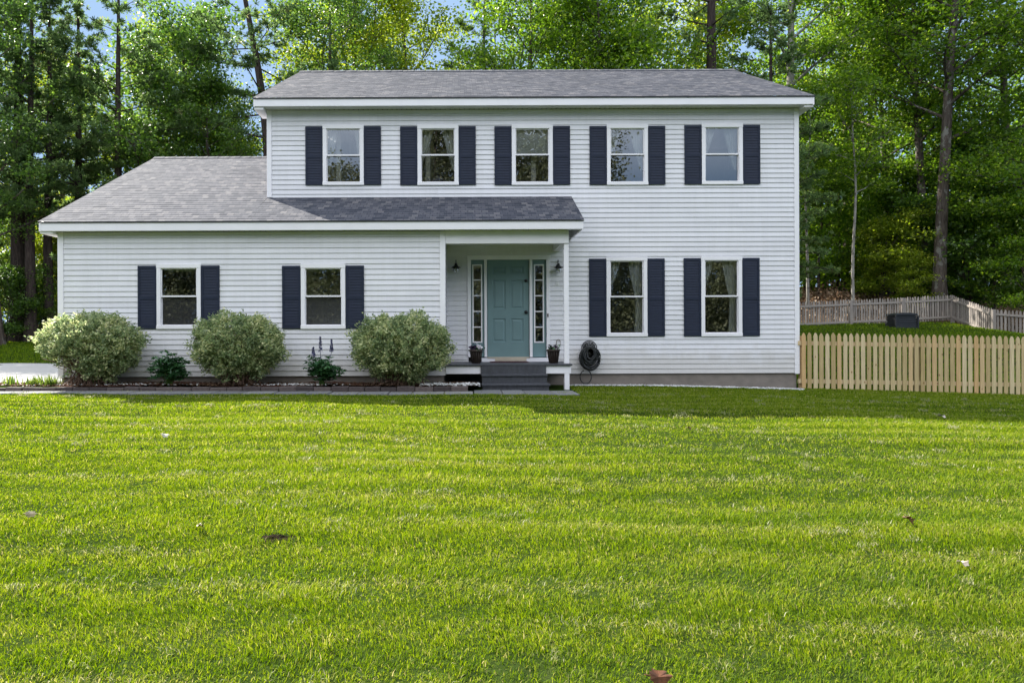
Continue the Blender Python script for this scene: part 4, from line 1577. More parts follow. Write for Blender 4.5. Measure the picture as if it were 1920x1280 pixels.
# old grey fence round the back yard: straight runs between corner points
old = thing('picket_fence', (21.05, 30, 1.5), 'weathered grey picket fence bending round the back yard', 'fence')
cpts = [(6.0, 27.5), (13.9, 29.0), (16.3, 29.3), (18.7, 29.65), (21.05, 30.0), (20.98, 27.6), (22.55, 26.8), (24.9, 26.0)]
fz = {0: (1.02, 1.10), 1: (1.26, 1.12), 2: (1.36, 1.12), 3: (1.48, 1.1), 4: (1.60, 1.1), 5: (.99, 1.02), 6: (.80, 1.02), 7: (.65, 1.02)}
for k in range(len(cpts) - 1):
    (xa, ya), (xb, yb) = cpts[k], cpts[k + 1]
    za, ha = fz[k]
    zb, hb = fz[k + 1]
    Ls = math.hypot(xb - xa, yb - ya)
    ux, uy = (xb - xa) / Ls, (yb - ya) / Ls
    nx_, ny_ = (uy, -ux)
    if ny_ > 0:
        nx_, ny_ = -nx_, -ny_
    if k == 4:
        nx_, ny_ = (-1, 0)
    n = int(Ls / .124)
    mb = MB()
    for i in range(n + 1):
        t = (i + .5) / (n + 1)
        x, y = xa + (xb - xa) * t, ya + (yb - ya) * t
        z0_, z1_ = za + (zb - za) * t, za + ha + (zb + hb - za - ha) * t
        mb.val = rr.random()
        P = [(0, 0)] and picket_poly(0, .072, z0_ + .03 + rr.uniform(-.01, .01), z1_ + rr.uniform(-.02, .02))
        m0 = MB()
        m0.prism(P, -.01, .008)
        lx_ = rr.uniform(-.012, .012)
        vv = [(x + (px_ + lx_ * (pz - z0_)) * ux - py_ * nx_, y + px_ * uy - py_ * ny_, pz) for px_, py_, pz in m0.v]
        mb.add(vv, m0.f)
    mb.build('picket_panel', M['old_wood'], old)
    for dz in (-.20, -.93):
        mb = MB()
        mb.val = .7
        off0, off1 = .012, .05
        p = []
        for (x, y, z) in ((xa, ya, za + ha + dz), (xb, yb, zb + hb + dz)):
            for o_, dzz in ((off0, -.04), (off1, -.04), (off1, .04), (off0, .04)):
                p.append((x + nx_ * o_, y + ny_ * o_, z + dzz))
        mb.add(p, [(0, 1, 2, 3), (7, 6, 5, 4), (0, 4, 5, 1), (1, 5, 6, 2), (2, 6, 7, 3), (3, 7, 4, 0)])
        mb.build('rail', M['old_wood'], old)
for k in range(1, len(cpts)):
    x, y = cpts[k]
    z, h = fz[k]
    mb = MB()
    mb.val = .45
    w = .062
    mb.box(x - w, x + w, y - w - .06, y + w - .06, z - .3, z + h - .03)
    mb.build('fence_post', M['old_wood'], old, bevel=.01)

# black compost bin in the back yard
bx, bd = WX(1690, 28.0), 28.0
bz = WZ(617.5, 28, 1690)
e = thing('compost_bin', (bx, bd, bz), 'squat black plastic compost bin in front of the old grey fence', 'bin')
mb = MB()
w, h = .46, .60
for k in range(6):
    z0_, z1_ = bz - .05 + h * k / 6, bz - .05 + h * (k + .88) / 6
    q = w - .012 * k
    mb.box(bx - q, bx + q, bd - q * .8, bd + q * .8, z0_, z1_)
    mb.box(bx - q + .03, bx + q - .03, bd - q * .8 + .03, bd + q * .8 - .03, z1_, z1_ + h * .02)
for s in (-1, 1):
    mb.box(bx + s * w * .94 - .03, bx + s * w * .94 + .03, bd - w * .84, bd - w * .70, bz - .05, bz + h - .06)
mb.build('body', M['bin'], e, bevel=.012)
mb = MB()
mb.prism([(bx - w * .98, bz + h - .05), (bx + w * .98, bz + h - .05), (bx + w * .90, bz + h + .02), (bx + w * .3, bz + h + .06), (bx - w * .3, bz + h + .06), (bx - w * .90, bz + h + .02)], bd - w * .8, bd + w * .8)
mb.build('lid', M['bin'], e, bevel=.015)

# ------------------------------------------------------------------ planting bed, edging, path, pebbles
bedz = lambda x: .125 + .03 * max(0, min(1, (-x) / 6))
mb = MB()
xs = np.linspace(-12.5, .30, 90)
ys = np.linspace(12.50, 13.40, 9)
rb = np.random.default_rng(5)
vid = {}
for i, x in enumerate(xs):
    for j, y in enumerate(ys):
        vid[i, j] = len(mb.v)
        mb.v.append((x, y, bedz(x) + rb.normal() * .008 + .02 * math.sin(x * 2.1 + j)))
        mb.a.append(.5)
for i in range(len(xs) - 1):
    for j in range(len(ys) - 1):
        mb.f.append((vid[i, j], vid[i + 1, j], vid[i + 1, j + 1], vid[i, j + 1]))
tag(mb.build('planting_bed', M['bed']), kind='structure')
# mulch chips and small stones strewn over it
n = 5200
C = np.stack([rb.uniform(-12, .28, n), rb.uniform(12.47, 13.33, n), np.zeros(n)], 1)
C[:, 2] = [bedz(x) + .012 for x in C[:, 0]]
C += rb.normal(size=C.shape) * np.array([0, 0, .009])
V, Q = leaf_quads(C, .045, rb, 1.3, .25)
tag(np_mesh('mulch', V, Q, rnd=np.repeat(rb.beta(1.3, 3.2, n), 4), mats=[M['litter']]), 'brown bark mulch covering the bed under the shrubs', 'mulch', kind='stuff')

# edging blocks between bed and path: each one a separate block
x = -12.5
i = 0
rr = random.Random(8)
first_block = True
while x < .28:
    w = rr.uniform(.27, .33)
    if x + w > .36:
        break
    mb = MB()
    mb.val = rr.random()
    y0 = 12.36 + rr.uniform(-.012, .012)
    zt = .125 + .012 * (-x / 6) + rr.uniform(-.01, .008)
    mb.box(-w / 2 + .004, w / 2 - .004, -.06, .075, -.12, 0)
    o = mb.build('edging_block', M['edging'], bevel=.012)
    o.location = (x + w / 2, y0 + .06, zt)
    o.rotation_euler = (rr.uniform(-.05, .05), rr.uniform(-.03, .03), rr.uniform(-.03, .03))
    if first_block:
        pass
    tag(o, 'reddish grey block in the row edging the planting bed along the path', 'block', 'edging blocks along the planting bed')
    x += w
    i += 1
# paving stones of the path
x = -12.6
i = 0
while x < 1.72:
    w = rr.uniform(.38, .56)
    mb = MB()
    mb.val = rr.random()
    zt = gz(x + w / 2, 12.05) + .028 + rr.uniform(-.004, .004)
    wide = x > .0
    y0, y1 = 11.86, 12.345
    if wide:
        y1 = 12.66
    mb.box(-w / 2 + .008, w / 2 - .008, y0 - 12.1, y1 - 12.1, -.08, 0)
    o = mb.build('paving_stone', M['paver'], bevel=.010)
    o.location = (x + w / 2, 12.1, zt)
    o.rotation_euler = (0, rr.uniform(-.008, .008), rr.uniform(-.012, .012))
    tag(o, 'grey paving stone in front of the porch steps' if wide else 'grey paving stone in the narrow path along the planting bed', 'paving stone', 'paving stones by the steps' if wide else 'paving stones of the narrow path')
    x += w
    i += 1


def pebbles(name, pts, size, seed, label):
    rr = np.random.default_rng(seed)
    base = np.array([(-1, -1, -.6), (1, -1, -.6), (1, 1, -.6), (-1, 1, -.6), (-.75, -.75, .6), (.75, -.75, .6), (.75, .75, .6), (-.75, .75, .6)]) * .5
    fc = np.array([(0, 3, 2, 1), (4, 5, 6, 7), (0, 1, 5, 4), (1, 2, 6, 5), (2, 3, 7, 6), (3, 0, 4, 7)])
    n = len(pts)
    s = size * rr.uniform(.6, 1.3, (n, 1, 3)) * np.array([1.1, .9, .7])
    V = base[None] * s + rr.normal(size=(n, 8, 3)) * size * .08
    a = rr.uniform(0, 6, n)
    c, s_ = np.cos(a)[:, None], np.sin(a)[:, None]
    V = np.stack([V[..., 0] * c - V[..., 1] * s_, V[..., 0] * s_ + V[..., 1] * c, V[..., 2]], -1) + pts[:, None]
    Q = (fc[None] + (np.arange(n) * 8)[:, None, None]).reshape(-1, 4)
    o = np_mesh(name, V.reshape(-1, 3), Q, rnd=np.repeat(rr.random(n), 8), mats=[M['pebble']])
    tag(o, label, 'pebbles', kind='stuff')


n = 2600
px_ = rb.uniform(1066, 1500, n)
xx = (px_ - CX) * 14.2 / F
yy = 14.22 + rb.normal(size=n) * .06 - .12 * np.clip((xx - 5) / 2, 0, 1)
pebbles('gravel', np.stack([xx, yy, ground(xx, yy) + .022 + .004 * rb.normal(size=n)], 1), .034, 3, 'strip of white gravel along the foundation right of the porch')
n = 420
xx = rb.uniform(-.75, .32, n)
yy = rb.uniform(12.5, 12.85, n)
pebbles('gravel', np.stack([xx, yy, .15 + rb.normal(size=n) * .008], 1), .036, 4, 'small pale gravel pile beside the porch steps')
n = 260
xx = np.concatenate([rb.normal(-2.9, .35, 140), rb.normal(-6.2, .8, 120)])
yy = rb.uniform(12.5, 12.9, n)
pebbles('gravel', np.stack([xx, yy, np.array([bedz(q) for q in xx]) + .02], 1), .03, 6, 'pale stones scattered over the mulch between the shrubs')
# strip of dark soil against the foundation
mb = MB()
xs = np.linspace(WX(1070, 14.4), XR - .02, 60)
for i in range(59):
    mb.quad((xs[i], 14.30, gz(xs[i], 14.3) + .012), (xs[i + 1], 14.30, gz(xs[i + 1], 14.3) + .012), (xs[i + 1], WALL + .028, gz(xs[i + 1], 14.55) + .016), (xs[i], WALL + .028, gz(xs[i], 14.55) + .016))
tag(mb.build('soil_strip', M['soil']), kind='structure')

# ------------------------------------------------------------------ shrubs and flowers
def shrub(px0, px1, top, base, d, seed, label, lean=0.0, n=20000, bare=0):
    rr = np.random.default_rng(seed)
    xc = WX((px0 + px1) / 2, d)
    rx = (px1 - px0) / 2 * d / F
    zt, zb = WZ(top, d), WZ(base, d)
    H = zt - zb
    e = thing('shrub', (xc, d, zb), label, 'shrub', 'variegated shrubs in front of the low wing')
    tubes, tq, o = [], [], 0
    pts, tone = [], []
    ry = min(rx * .85, .62)
    nst = 150
    lump = rr.normal(size=(9, 3))
    lump /= np.linalg.norm(lump, axis=1)[:, None]
    lamp_ = rr.uniform(-.07, .07, 9)
    for i in range(nst):
        dv = rr.normal(size=3)
        dv[2] = abs(dv[2]) * .95 + rr.uniform(-.95, .2)
        dv /= np.linalg.norm(dv)
        k = 1 + (lamp_ * np.clip(lump @ dv, 0, 1) ** 3).sum()
        end = np.array([dv[0] * rx * k, dv[1] * ry * k, H * (.53 + .50 * dv[2] * k)])
        end[2] = max(end[2], .10 * H)
        end *= rr.uniform(.70, .92)
        end[0] += lean * end[2]
        st = np.array([rr.normal() * .16, rr.normal() * .09, 0])
        w = np.linspace(0, 1, 6)[:, None]
        midp = st * .4 + end * .5 + np.array([0, 0, H * .10]) - np.array([end[0], end[1], 0]) * .12
        P = (1 - w) ** 2 * st + 2 * w * (1 - w) * midp + w ** 2 * end
        V, Q = tube_np(P + np.array([xc, d, zb]), np.linspace(.011, .003, 6), 4)
        tubes.append(V)
        tq.append(Q + o)
        o += len(V)
        tn = rr.uniform(-.2, .2)
        for q in range(int(n / nst / 16)):
            u = rr.uniform(.52, 1.05) if rr.random() < .88 else rr.uniform(.3, .6)
            c = (1 - u) ** 2 * st + 2 * u * (1 - u) * midp + u ** 2 * end + rr.normal(size=3) * np.array([.05, .05, .04])
            if bare and c[2] < H * .42 and c[0] < -.0 and rr.random() < .9:
                continue
            pts.append(c)
            tone.append(tn + rr.uniform(-.1, .1))
    nsh = int(n / 9 * .80)
    dv = unit(rr.normal(size=(nsh, 3)) + np.array([0, 0, .10]))
    kk = 1 + (lamp_[None] * np.clip(dv @ lump.T, 0, 1) ** 3).sum(1)
    kk = kk * rr.uniform(.35, 1, nsh) ** .30 * (1 + .13 * np.sin(dv[:, 0] * 7 + seed * 1.7) * np.sin(dv[:, 2] * 7 + seed) + .06 * np.sin(dv[:, 0] * 19 + dv[:, 2] * 13 + seed))
    kk = kk * np.where(rr.random(nsh) < .06, rr.uniform(1.0, 1.10, nsh), 1)
    sh = dv * np.array([rx, ry, H * .48]) * kk[:, None] * .91 + np.array([0, 0, H * .52])
    sh[:, 0] *= np.interp(sh[:, 2], [0, .3 * H, H], [.62, .95, 1.0])
    sh = sh[(sh[:, 2] > .05 * H)]
    if bare:
        sh = sh[~((sh[:, 2] < .40 * H) & (sh[:, 0] < .12) & (rr.random(len(sh)) < .9))]
    tn2 = .20 * np.sin(sh[:, 0] * 11 + seed) * np.sin(sh[:, 2] * 9 + 1) + rr.uniform(-.15, .15, len(sh))
    pts = np.concatenate([np.array(pts), sh])
    tone = np.concatenate([np.array(tone), tn2])
    dirs = unit(pts - np.array([0, 0, H * .25]))
    cnt = 9
    C = np.repeat(pts, cnt, 0) + rr.normal(size=(len(pts) * cnt, 3)) * .032 + np.array([xc, d, zb])
    V, Q = leaf_quads(C, .056, rr, .5, .27, .08, dirs=np.repeat(dirs, cnt, 0) + rr.normal(size=(len(C), 3)) * .7)
    rnd = np.clip(rr.beta(1.6, 1.9, len(C)) + np.repeat(np.array(tone), cnt), 0, 1)
    o1 = np_mesh('foliage', V, Q, rnd=np.repeat(rnd, 4), mats=[M['shrub']])
    o2 = np_mesh('stems', np.concatenate(tubes), np.concatenate(tq), mats=[M['twig']])
    attach(o1, e)
    attach(o2, e)


shrub(60, 278, 580, 719, 12.72, 31, 'wide sunlit shrub with bare lower stems at the left end of the wing', 0, 22000, 1)
shrub(350, 552, 580, 718, 12.72, 32, 'grey green shrub between the two wing windows', 0, 21000)
shrub(643, 858, 582, 720, 12.72, 33, 'dense rounded shrub beside the porch', 0, 24000)


def perennial(name, px, w, top, base, d, seed, label, spikes=()):
    rr = np.random.default_rng(seed)
    x = WX(px, d)
    zt, zb = WZ(top, d), WZ(base, d)
    H, rx = zt - zb, w / 2 * d / F
    e = thing(name, (x, d, zb), label, 'plant', 'leafy perennials between the shrubs')
    T = Tree()
    pts = []
    for i in range(34):
        a, rad = rr.uniform(0, 6.28), rr.uniform(.1, 1) ** .6
        end = np.array([math.cos(a) * rx * rad, math.sin(a) * rx * .8 * rad, H * rr.uniform(.45, 1) * (1 - .35 * rad ** 2)])
        P = np.stack([np.array([rr.normal() * .03, rr.normal() * .03, 0]), end * np.array([.35, .35, .6]), end]) + np.array([x, d, zb])
        T.tube(P, np.array([.007, .005, .003]), 4)
        for k in range(5):
            pts.append(end * rr.uniform(.55, 1.0) + rr.normal(size=3) * .04)
    pts = np.array(pts)
    cnt = 7
    ang = np.tile(np.linspace(0, 5.4, cnt), len(pts)) + np.repeat(rr.uniform(0, 6, len(pts)), cnt)
    dr = np.stack([np.cos(ang), np.sin(ang), rr.uniform(-.3, .25, len(ang))], 1)
    C = np.repeat(pts, cnt, 0) + dr * .055 + np.array([x, d, zb])
    V, Q = leaf_quads(C, .105, rr, 1.2, .18, .06, dirs=dr)
    attach(np_mesh('leaves', V, Q, rnd=np.repeat(rr.random(len(C)), 4), mats=[M['peony']]), e)
    attach(np_mesh('stems', np.concatenate(T.tv), np.concatenate(T.tq), mats=[M['lily']]), e)
    for (spx, st, sb) in spikes:
        sx, z1_ = W(spx, st, d)
        z0_ = WZ(sb, d, spx)
        n = 150
        t = rr.random(n) ** .8
        a = rr.uniform(0, 6.28, n)
        rad = .034 * (1 - t * .85)
        C = np.stack([sx + rad * np.cos(a), d + rad * np.sin(a), z0_ + (z1_ - z0_) * t], 1)
        V, Q = leaf_quads(C, .030, rr, .4, .4)
        V2, Q2 = tube_np(np.array([(x + (sx - x) * .4, d, zb + .2), (sx, d, z0_), (sx, d, z1_)]), np.array([.006, .005, .003]), 5)
        o = np_mesh('flower_spike', np.concatenate([V, V2]), np.concatenate([Q, Q2 + len(V)]), rnd=np.concatenate([np.repeat(rr.random(n), 4), np.zeros(len(V2))]), mats=[M['petal_violet']])
        attach(o, e)


perennial('peony_plant', 318, 74, 650, 722, 12.62, 41, 'dark green leafy plant without flowers between the first two shrubs')
perennial('lupine_plant', 603, 66, 662, 720, 12.62, 42, 'dark leafy plant with three violet flower spikes between the right two shrubs', ((600.5, 631, 660), (587.5, 650, 668), (621.5, 636, 660)))


def straps(px, w, h, d, seed, label, n=70):
    rr = np.random.default_rng(seed)
    x = WX(px, d)
    zb = bedz(x)
    V, Q, R_, o = [], [], [], 0
    for i in range(n):
        bx_, by_ = x + rr.normal() * w * .28, d + rr.normal() * .06
        a, ln_, out = rr.uniform(0, 6.28), h * rr.uniform(.6, 1.15), rr.uniform(.1, .8)
        t = np.linspace(0, 1, 5)
        P = np.stack([bx_ + math.cos(a) * ln_ * out * t ** 1.6, by_ + math.sin(a) * ln_ * out * t ** 1.6, zb + ln_ * (t - .35 * out * t ** 2)], 1)
        s = np.array([-math.sin(a), math.cos(a), 0])
        wd = (.010 * (1 - t ** 2) + .001)[:, None]
        V.append(np.stack([P - s * wd, P + s * wd], 1).reshape(-1, 3))
        Q.append(np.array([(2 * k, 2 * k + 1, 2 * k + 3, 2 * k + 2) for k in range(4)]) + o)
        R_.append(np.full(10, rr.random()))
        o += 10
    ob = np_mesh('lily_plant', np.concatenate(V), np.concatenate(Q), rnd=np.concatenate(R_), mats=[M['lily']])
    tag(ob, label, 'plant', 'low strap leaved plants at the left end of the bed')


straps(22, .34, .20, 12.8, 51, 'thin pale clump of strap leaves at the far left end of the bed', 40)
straps(62, .34, .19, 12.75, 52, 'middle clump of green strap leaves left of the sunlit shrub', 80)
straps(93, .34, .21, 12.7, 53, 'dense clump of green strap leaves just left of the sunlit shrub', 90)

# ------------------------------------------------------------------ the lawn
def vnoise(x, y, s, seed):
    rr = np.random.default_rng(seed)
    out = np.zeros_like(x)
    for k in range(7):
        a = rr.uniform(0, 6.28)
        f = s * rr.uniform(.6, 1.7)
        out += np.sin((x * math.cos(a) + y * math.sin(a)) * f + rr.uniform(0, 6.28))
    return out / 7


def row_lines(x, y):
    """mowing rows run along x: closeness to the nearest wheel line"""
    yy = y + .06 * np.sin(x * .45 + 1) + .03 * np.sin(x * 1.3 + y) + .018 * x + .02 * np.sin(x * 3.1 + y * 2) + .015 * np.sin(x * 7.3)
    ph = (yy / .53 + .18 * np.sin(yy * 1.9)) % 1
    return np.exp(-((ph - .5) / .13) ** 2) * (.55 + .45 * np.sin(x * 1.1 + np.floor(yy / .53) * 2.4)), ph


def blades(x, y, h, w, lean, az, rnd, cz=None):
    n = len(x)
    z = ground(x, y) - .006 if cz is None else cz
    fa = np.random.default_rng(1).uniform(0, math.pi, n)
    sx, sy = np.cos(fa) * w, np.sin(fa) * w
    lx, ly = np.cos(az) * lean * h, np.sin(az) * lean * h
    v0 = np.stack([x - sx, y - sy, z], 1)
    v1 = np.stack([x + sx, y + sy, z], 1)
    m = np.stack([x + lx * .35, y + ly * .35, z + h * .58], 1)
    dsx = np.stack([sx, sy, 0 * sx], 1) * .8
    hz_ = h * np.sqrt(np.clip(1 - .55 * lean ** 2, .15, 1))
    tip = np.stack([x + lx, y + ly, z + hz_], 1)
    V = np.stack([v0, v1, m + dsx, m - dsx, tip], 1).reshape(-1, 3)
    b5 = (np.arange(n) * 5)[:, None]
    Q = b5 + np.array([[0, 1, 2, 3]])
    T = b5 + np.array([[3, 2, 4]])
    return V, Q, T, np.repeat(rnd, 5)


rl = np.random.default_rng(9)
X_, Y_ = [], []
for (ya, yb, dens) in ((1.7, 3.2, 22000), (3.2, 4.6, 15000), (4.6, 6.5, 9500), (6.5, 9, 5000), (9, 14.55, 3200)):
    xa, xb = -.70 * yb - 1.3, .86 * yb + 1.3
    n = int((xb - xa) * (yb - ya) * dens)
    X_.append(rl.uniform(xa, xb, n))
    Y_.append(rl.uniform(ya, yb, n))
    for a_, b_ in ((xa - 4.5, xa), (xb, xb + 4.5)):              # the lawn goes on beyond both edges of the photo
        n = int((b_ - a_) * (yb - ya) * min(dens, 6000) * .55)
        X_.append(rl.uniform(a_, b_, n))
        Y_.append(rl.uniform(ya, yb, n))
x, y = np.concatenate(X_), np.concatenate(Y_)
hole = ((((x + 1.07) / .11) ** 2 + ((y - 4.06) / .065) ** 2) < 1) & (rl.random(len(x)) < .95)
front = ~((y > 11.85) & (x < 1.70)) & ~((y > 12.66) & (x < 2.1)) & ~((y > 14.16 - .12 * np.clip((x - 5) / 2, 0, 1)) & (x < 7.05)) & ~hole
patch = vnoise(x, y, 1.1, 3)
bare = vnoise(x, y, 5.5, 4)
keep = front & (rl.random(len(x)) < np.clip(.93 + .6 * patch - .35 * (bare > .55), .25, 1))
x, y, patch, bare = x[keep], y[keep], patch[keep], bare[keep]
wl, ph = row_lines(x, y)
n = len(x)
fine = vnoise(x, y, 14, 6)
h = (.0245 + .0007 * y + .007 * patch + .013 * fine + .008 * bare + .007 * vnoise(x, y, 27, 16)) * rl.uniform(.45, 1.45, n) * (1 - .18 * wl)
w = (.0008 + .00035 * y) * rl.uniform(.7, 1.3, n) * np.where((x < -.70 * y - 2.4) | (x > .86 * y + 2.4), 2.0, 1.0)
lean = np.clip(rl.normal(.62, .32, n) + .25 * wl, 0, 1.25)
dirn = np.where(np.sin(y * 5.9) > 0, 0.0, math.pi)
az = np.where(rl.random(n) < .45, dirn + rl.normal(size=n) * .9, rl.uniform(0, 6.28, n))
tint = np.clip(rl.normal(.45, .19, n) + .34 * np.clip(wl, 0, 1) * rl.random(n) + .125 * np.sin(2 * math.pi * ph) * (.8 + .3 * np.sin(x * .8 + y * 1.3)) + .07 * patch - .06 * bare + .06 * fine + .07 * vnoise(x, y, .5, 8), 0, 1)
dry = rl.random(n) < (.03 + .07 * wl + .05 * (bare > .4))
tint[dry] = rl.uniform(.8, 1, dry.sum())
V, Q, T, rnd = blades(x, y, h, w, lean, az, tint)
# thin grass beyond the driveway and in the fenced back yard
xb_ = np.concatenate([rl.uniform(-24, -8, 42000), rl.uniform(7.2, 22.5, 60000)])
yb_ = np.concatenate([rl.uniform(21.3, 29.5, 42000), rl.uniform(14.7, 29.6, 60000)])
ok = ~((yb_ > 27.6) & (xb_ > 20.9))
xb_, yb_ = xb_[ok], yb_[ok]
nb_ = len(xb_)
V2, Q2, T2, rnd2 = blades(xb_, yb_, .07 * rl.uniform(.5, 1.4, nb_), .012 * rl.uniform(.7, 1.3, nb_), np.clip(rl.normal(.5, .3, nb_), 0, 1.1), rl.uniform(0, 6.28, nb_), np.clip(rl.normal(.33, .14, nb_) + .1 * vnoise(xb_, yb_, .8, 2), 0, 1))
V = np.concatenate([V, V2])
off = len(rnd)
gob = np_mesh('grass', V, np.concatenate([Q, Q2 + off]), np.concatenate([T, T2 + off]), rnd=np.concatenate([rnd, rnd2]), mats=[M['grass']])
tag(gob, 'mown green lawn with pale wheel rows running across it', 'grass', kind='stuff')

# dry clippings left in rows and small tufts
cx_, cy_ = [], []
for k in range(330):
    yk = 2.0 + 10.0 * rl.random() ** 1.1
    xk = rl.uniform(-.72 * yk - .6, .86 * yk + .6)
    for t_ in range(30):
        q, p_ = row_lines(np.array([xk]), np.array([yk]))
        if q[0] > .45:
            break
        yk += .02
    m_ = int(rl.integers(6, 30))
    sx_ = rl.uniform(.04, .26)
    cx_.append(xk + rl.normal(size=m_) * sx_)
    cy_.append(yk + rl.normal(size=m_) * .035)
for k in range(150):
    yk = 2.0 + 9.5 * rl.random()
    xk = rl.uniform(-.72 * yk - .6, .86 * yk + .6)
    m_ = int(rl.integers(14, 40))
    cx_.append(xk + rl.normal(size=m_) * .035)
    cy_.append(yk + rl.normal(size=m_) * .025)
cx_, cy_ = np.concatenate(cx_), np.concatenate(cy_)
n = len(cx_)
zc = ground(cx_, cy_) + rl.uniform(.008, .035, n)
V, Q, T, rnd = blades(cx_, cy_, rl.uniform(.016, .036, n) * (.7 + .06 * cy_), .0009 + .00033 * cy_, rl.uniform(.8, 1.25, n), rl.uniform(0, 6.28, n), rl.random(n), zc)
tag(np_mesh('clippings', V, Q, T, rnd=rnd, mats=[M['clip']]), 'dry pale grass clippings strewn in rows on the lawn', 'clippings', kind='stuff')

# bare patch
mb = MB()
rq = random.Random(6)
ring = []
for a in np.linspace(0, 2 * math.pi, 29)[:-1]:
    k = 1 + .22 * math.sin(3 * a + 1) + .14 * math.sin(5 * a) + rq.uniform(-.08, .08)
    ring.append((-1.07 + .105 * k * math.cos(a), 4.06 + .062 * k * math.sin(a)))
mb.add([(x_, y_, gz(x_, y_) + .003) for x_, y_ in ring] + [(-1.07 + (x_ + 1.07) * .5, 4.06 + (y_ - 4.06) * .5, gz(x_, y_) + rq.uniform(.002, .016)) for x_, y_ in ring] + [(-1.07, 4.06, gz(-1.07, 4.06) + .006)],
       [(i, (i + 1) % 28, 28 + (i + 1) % 28, 28 + i) for i in range(28)] + [(28 + i, 28 + (i + 1) % 28, 56) for i in range(28)])
tag(mb.build('bare_soil', M['soil']), kind='structure')


# fallen leaves on the lawn
def dead_leaf(px, py, size, col, label, tilt, rz):
    d = 3.0
    for k in range(30):
        x_, z_ = W(px, py, d)
        d += (z_ - (gz(x_, d) + .035)) * F / max(40, (py - CY)) * .6
    lob = []
    for k in range(28):
        a = 2 * math.pi * k / 28
        r_ = size * (.55 + .08 * math.cos(7 * a) + .05 * math.sin(11 * a))
        lob.append((r_ * 1.25 * math.cos(a), r_ * .8 * math.sin(a)))
    mb = MB()
    V = [(a, b_, size * .5 * ((a / size) ** 2) - size * .55 * abs(b_ / size) ** 1.5 + .25 * size) for a, b_ in lob] + [(0, 0, .25 * size)]
    mb.add(V, [(i, (i + 1) % 28, 28) for i in range(28)])
    mb.tube([(-size * .6, 0, .40 * size), (-size * .95, .05 * size, .35 * size)], [.003, .002], 5)
    m = simple('dead_leaf', col, .8, .55, 45)
    o = mb.build('fallen_leaf', m)
    o.location = (x_, d, gz(x_, d) + .030)
    o.rotation_euler = (tilt, .2, rz)
    tag(o, label, 'leaf', 'dead leaves lying on the lawn')


dead_leaf(1230, 1268, .062, (.12, .045, .018), 'large curled rust brown leaf at the bottom edge of the lawn', R(50), .3)
dead_leaf(1803, 1056, .050, (.50, .40, .30), 'pale tan leaf on the lawn near the right edge', R(20), .4)
dead_leaf(1700, 976, .075, (.22, .12, .07), 'dark brown curled leaf on the right part of the lawn', R(35), 1.2)
dead_leaf(56, 962, .045, (.46, .37, .24), 'upright tan leaf on the lawn by the left edge', R(70), .8)
dead_leaf(375, 988, .055, (.50, .42, .30), 'small pale leaf left of the bare soil patch', R(15), 2)
dead_leaf(310, 816, .055, (.50, .47, .40), 'whitish leaf on the far lawn below the middle shrub', R(40), .2)
dead_leaf(1765, 782, .085, (.42, .36, .30), 'pale leaf at the edge of the house shadow on the right', R(10), .5)
dead_leaf(1290, 804, .070, (.40, .27, .18), 'light brown leaf on the far lawn below the downstairs windows', R(25), 1.5)

# leaf litter and brush on the slope behind the old fence
n = 11000
xx = np.concatenate([rl.uniform(13, 27, 6000), rl.normal(17.4, 1.0, 5000)])
yy = np.concatenate([rl.uniform(30.3, 38, 6000), rl.normal(32.6, .8, 5000)])
zz = ground(xx, yy) + .02 + np.concatenate([np.zeros(6000), np.abs(rl.normal(size=5000)) * .34 * np.exp(-((xx[6000:] - 17.4) / 1.3) ** 2)])
V, Q = leaf_quads(np.stack([xx, yy, zz], 1), .13, rl, .8)
tag(np_mesh('leaf_litter', V, Q, rnd=np.repeat(rl.random(n), 4), mats=[M['litter']]), 'brown dead leaves and brush on the slope behind the old fence', 'leaf litter', kind='stuff')

# ------------------------------------------------------------------ light, sky, camera
CLOUD = 8.0
SUN_DIR = Vector((1.07, -1.0, -1.17)).normalized()
sun = bpy.data.lights.new('sun', 'SUN')
sun.energy = 5.0
sun.angle = R(.53)
sun.color = (1, .95, .86)
so = bpy.data.objects.new('sun', sun)
COL.objects.link(so)
so.rotation_euler = SUN_DIR.to_track_quat('-Z', 'Y').to_euler()
so.location = (-20, 30, 40)
w_ = bpy.data.worlds.new('World')
sc.world = w_
w_.use_nodes = True
nt = w_.node_tree
sky = N(nt, 'ShaderNodeTexSky', sky_type='NISHITA')
sky.sun_disc = False
sky.sun_elevation = math.asin(-SUN_DIR.z)
sky.sun_rotation = math.atan2(-SUN_DIR.x, -SUN_DIR.y)
sky.dust_density = .3
sky.ozone_density = 1.5
bg = nt.nodes['Background']
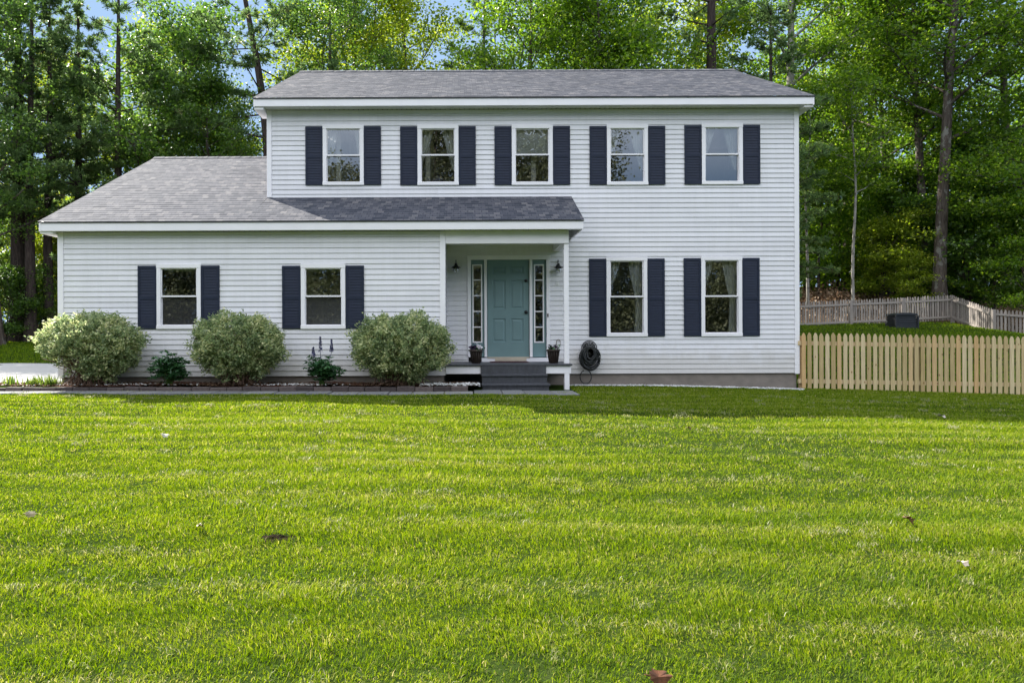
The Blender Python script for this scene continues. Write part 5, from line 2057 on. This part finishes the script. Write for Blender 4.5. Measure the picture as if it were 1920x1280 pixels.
# broken bright cloud, thicker in the half of the sky the house front faces
tc = N(nt, 'ShaderNodeTexCoord')
mp = N(nt, 'ShaderNodeMapping')
mp.inputs['Scale'].default_value = (1, 1, 2.2)
L(nt, tc.outputs['Generated'], mp.inputs[0])
cn = noise(nt, mp.outputs[0], 2.3, 7, .6)
sx = N(nt, 'ShaderNodeSeparateXYZ')
L(nt, tc.outputs['Generated'], sx.inputs[0])
ma = N(nt, 'ShaderNodeMath', operation='MULTIPLY_ADD')
L(nt, sx.outputs['Y'], ma.inputs[0])
ma.inputs[1].default_value = -.16
L(nt, cn, ma.inputs[2])
cr_ = ramp(nt, [(.44, (0, 0, 0)), (.62, (1, 1, 1))], ma.outputs[0])
cap = N(nt, 'ShaderNodeMix', data_type='RGBA', blend_type='DARKEN')
cap.inputs[0].default_value = 1
L(nt, sky.outputs[0], cap.inputs[6])
cap.inputs[7].default_value = (1.25, 1.85, 2.75, 1)
hi = ramp(nt, [(.20, (0, 0, 0)), (.42, (1, 1, 1))], sx.outputs['Z'])
mry = N(nt, 'ShaderNodeMapRange')
mry.inputs['From Min'].default_value = -.3
mry.inputs['From Max'].default_value = .2
L(nt, sx.outputs['Y'], mry.inputs[0])
mxh = N(nt, 'ShaderNodeMath', operation='MAXIMUM')
L(nt, hi.outputs[0], mxh.inputs[0])
L(nt, mry.outputs[0], mxh.inputs[1])
fcl = N(nt, 'ShaderNodeMath', operation='MULTIPLY')
L(nt, cr_.outputs[0], fcl.inputs[0])
L(nt, mxh.outputs[0], fcl.inputs[1])
mxc = N(nt, 'ShaderNodeMix', data_type='RGBA')
L(nt, fcl.outputs[0], mxc.inputs[0])
L(nt, cap.outputs[2], mxc.inputs[6])
mxc.inputs[7].default_value = (CLOUD * .95, CLOUD * .985, CLOUD * 1.05, 1)
L(nt, mxc.outputs[2], bg.inputs[0])
bg.inputs[1].default_value = .12

cam = bpy.data.cameras.new('camera')
co = bpy.data.objects.new('camera', cam)
COL.objects.link(co)
cam.sensor_fit = 'HORIZONTAL'
cam.sensor_width = 36
cam.lens = F / 1920 * 36
cam.shift_x = (960 - CX) / 1920
cam.shift_y = (CY - 640) / 1920
cam.clip_end = 2000
cam.clip_start = .05
co.matrix_world = Matrix.Translation((0, 0, HC)) @ Matrix.Rotation(ROLL, 4, 'Y') @ Matrix.Rotation(math.pi / 2, 4, 'X')
sc.camera = co
sc.view_settings.view_transform = 'Standard'
sc.view_settings.look = 'None'
sc.view_settings.exposure = 1.56
sc.view_settings.gamma = 1
sc.render.engine = 'CYCLES'
sc.cycles.max_bounces = 8
sc.cycles.diffuse_bounces = 4
sc.cycles.transparent_max_bounces = 16
sc.cycles.transmission_bounces = 4
sc.cycles.caustics_reflective = False
sc.cycles.caustics_refractive = False
sc.cycles.use_denoising = True
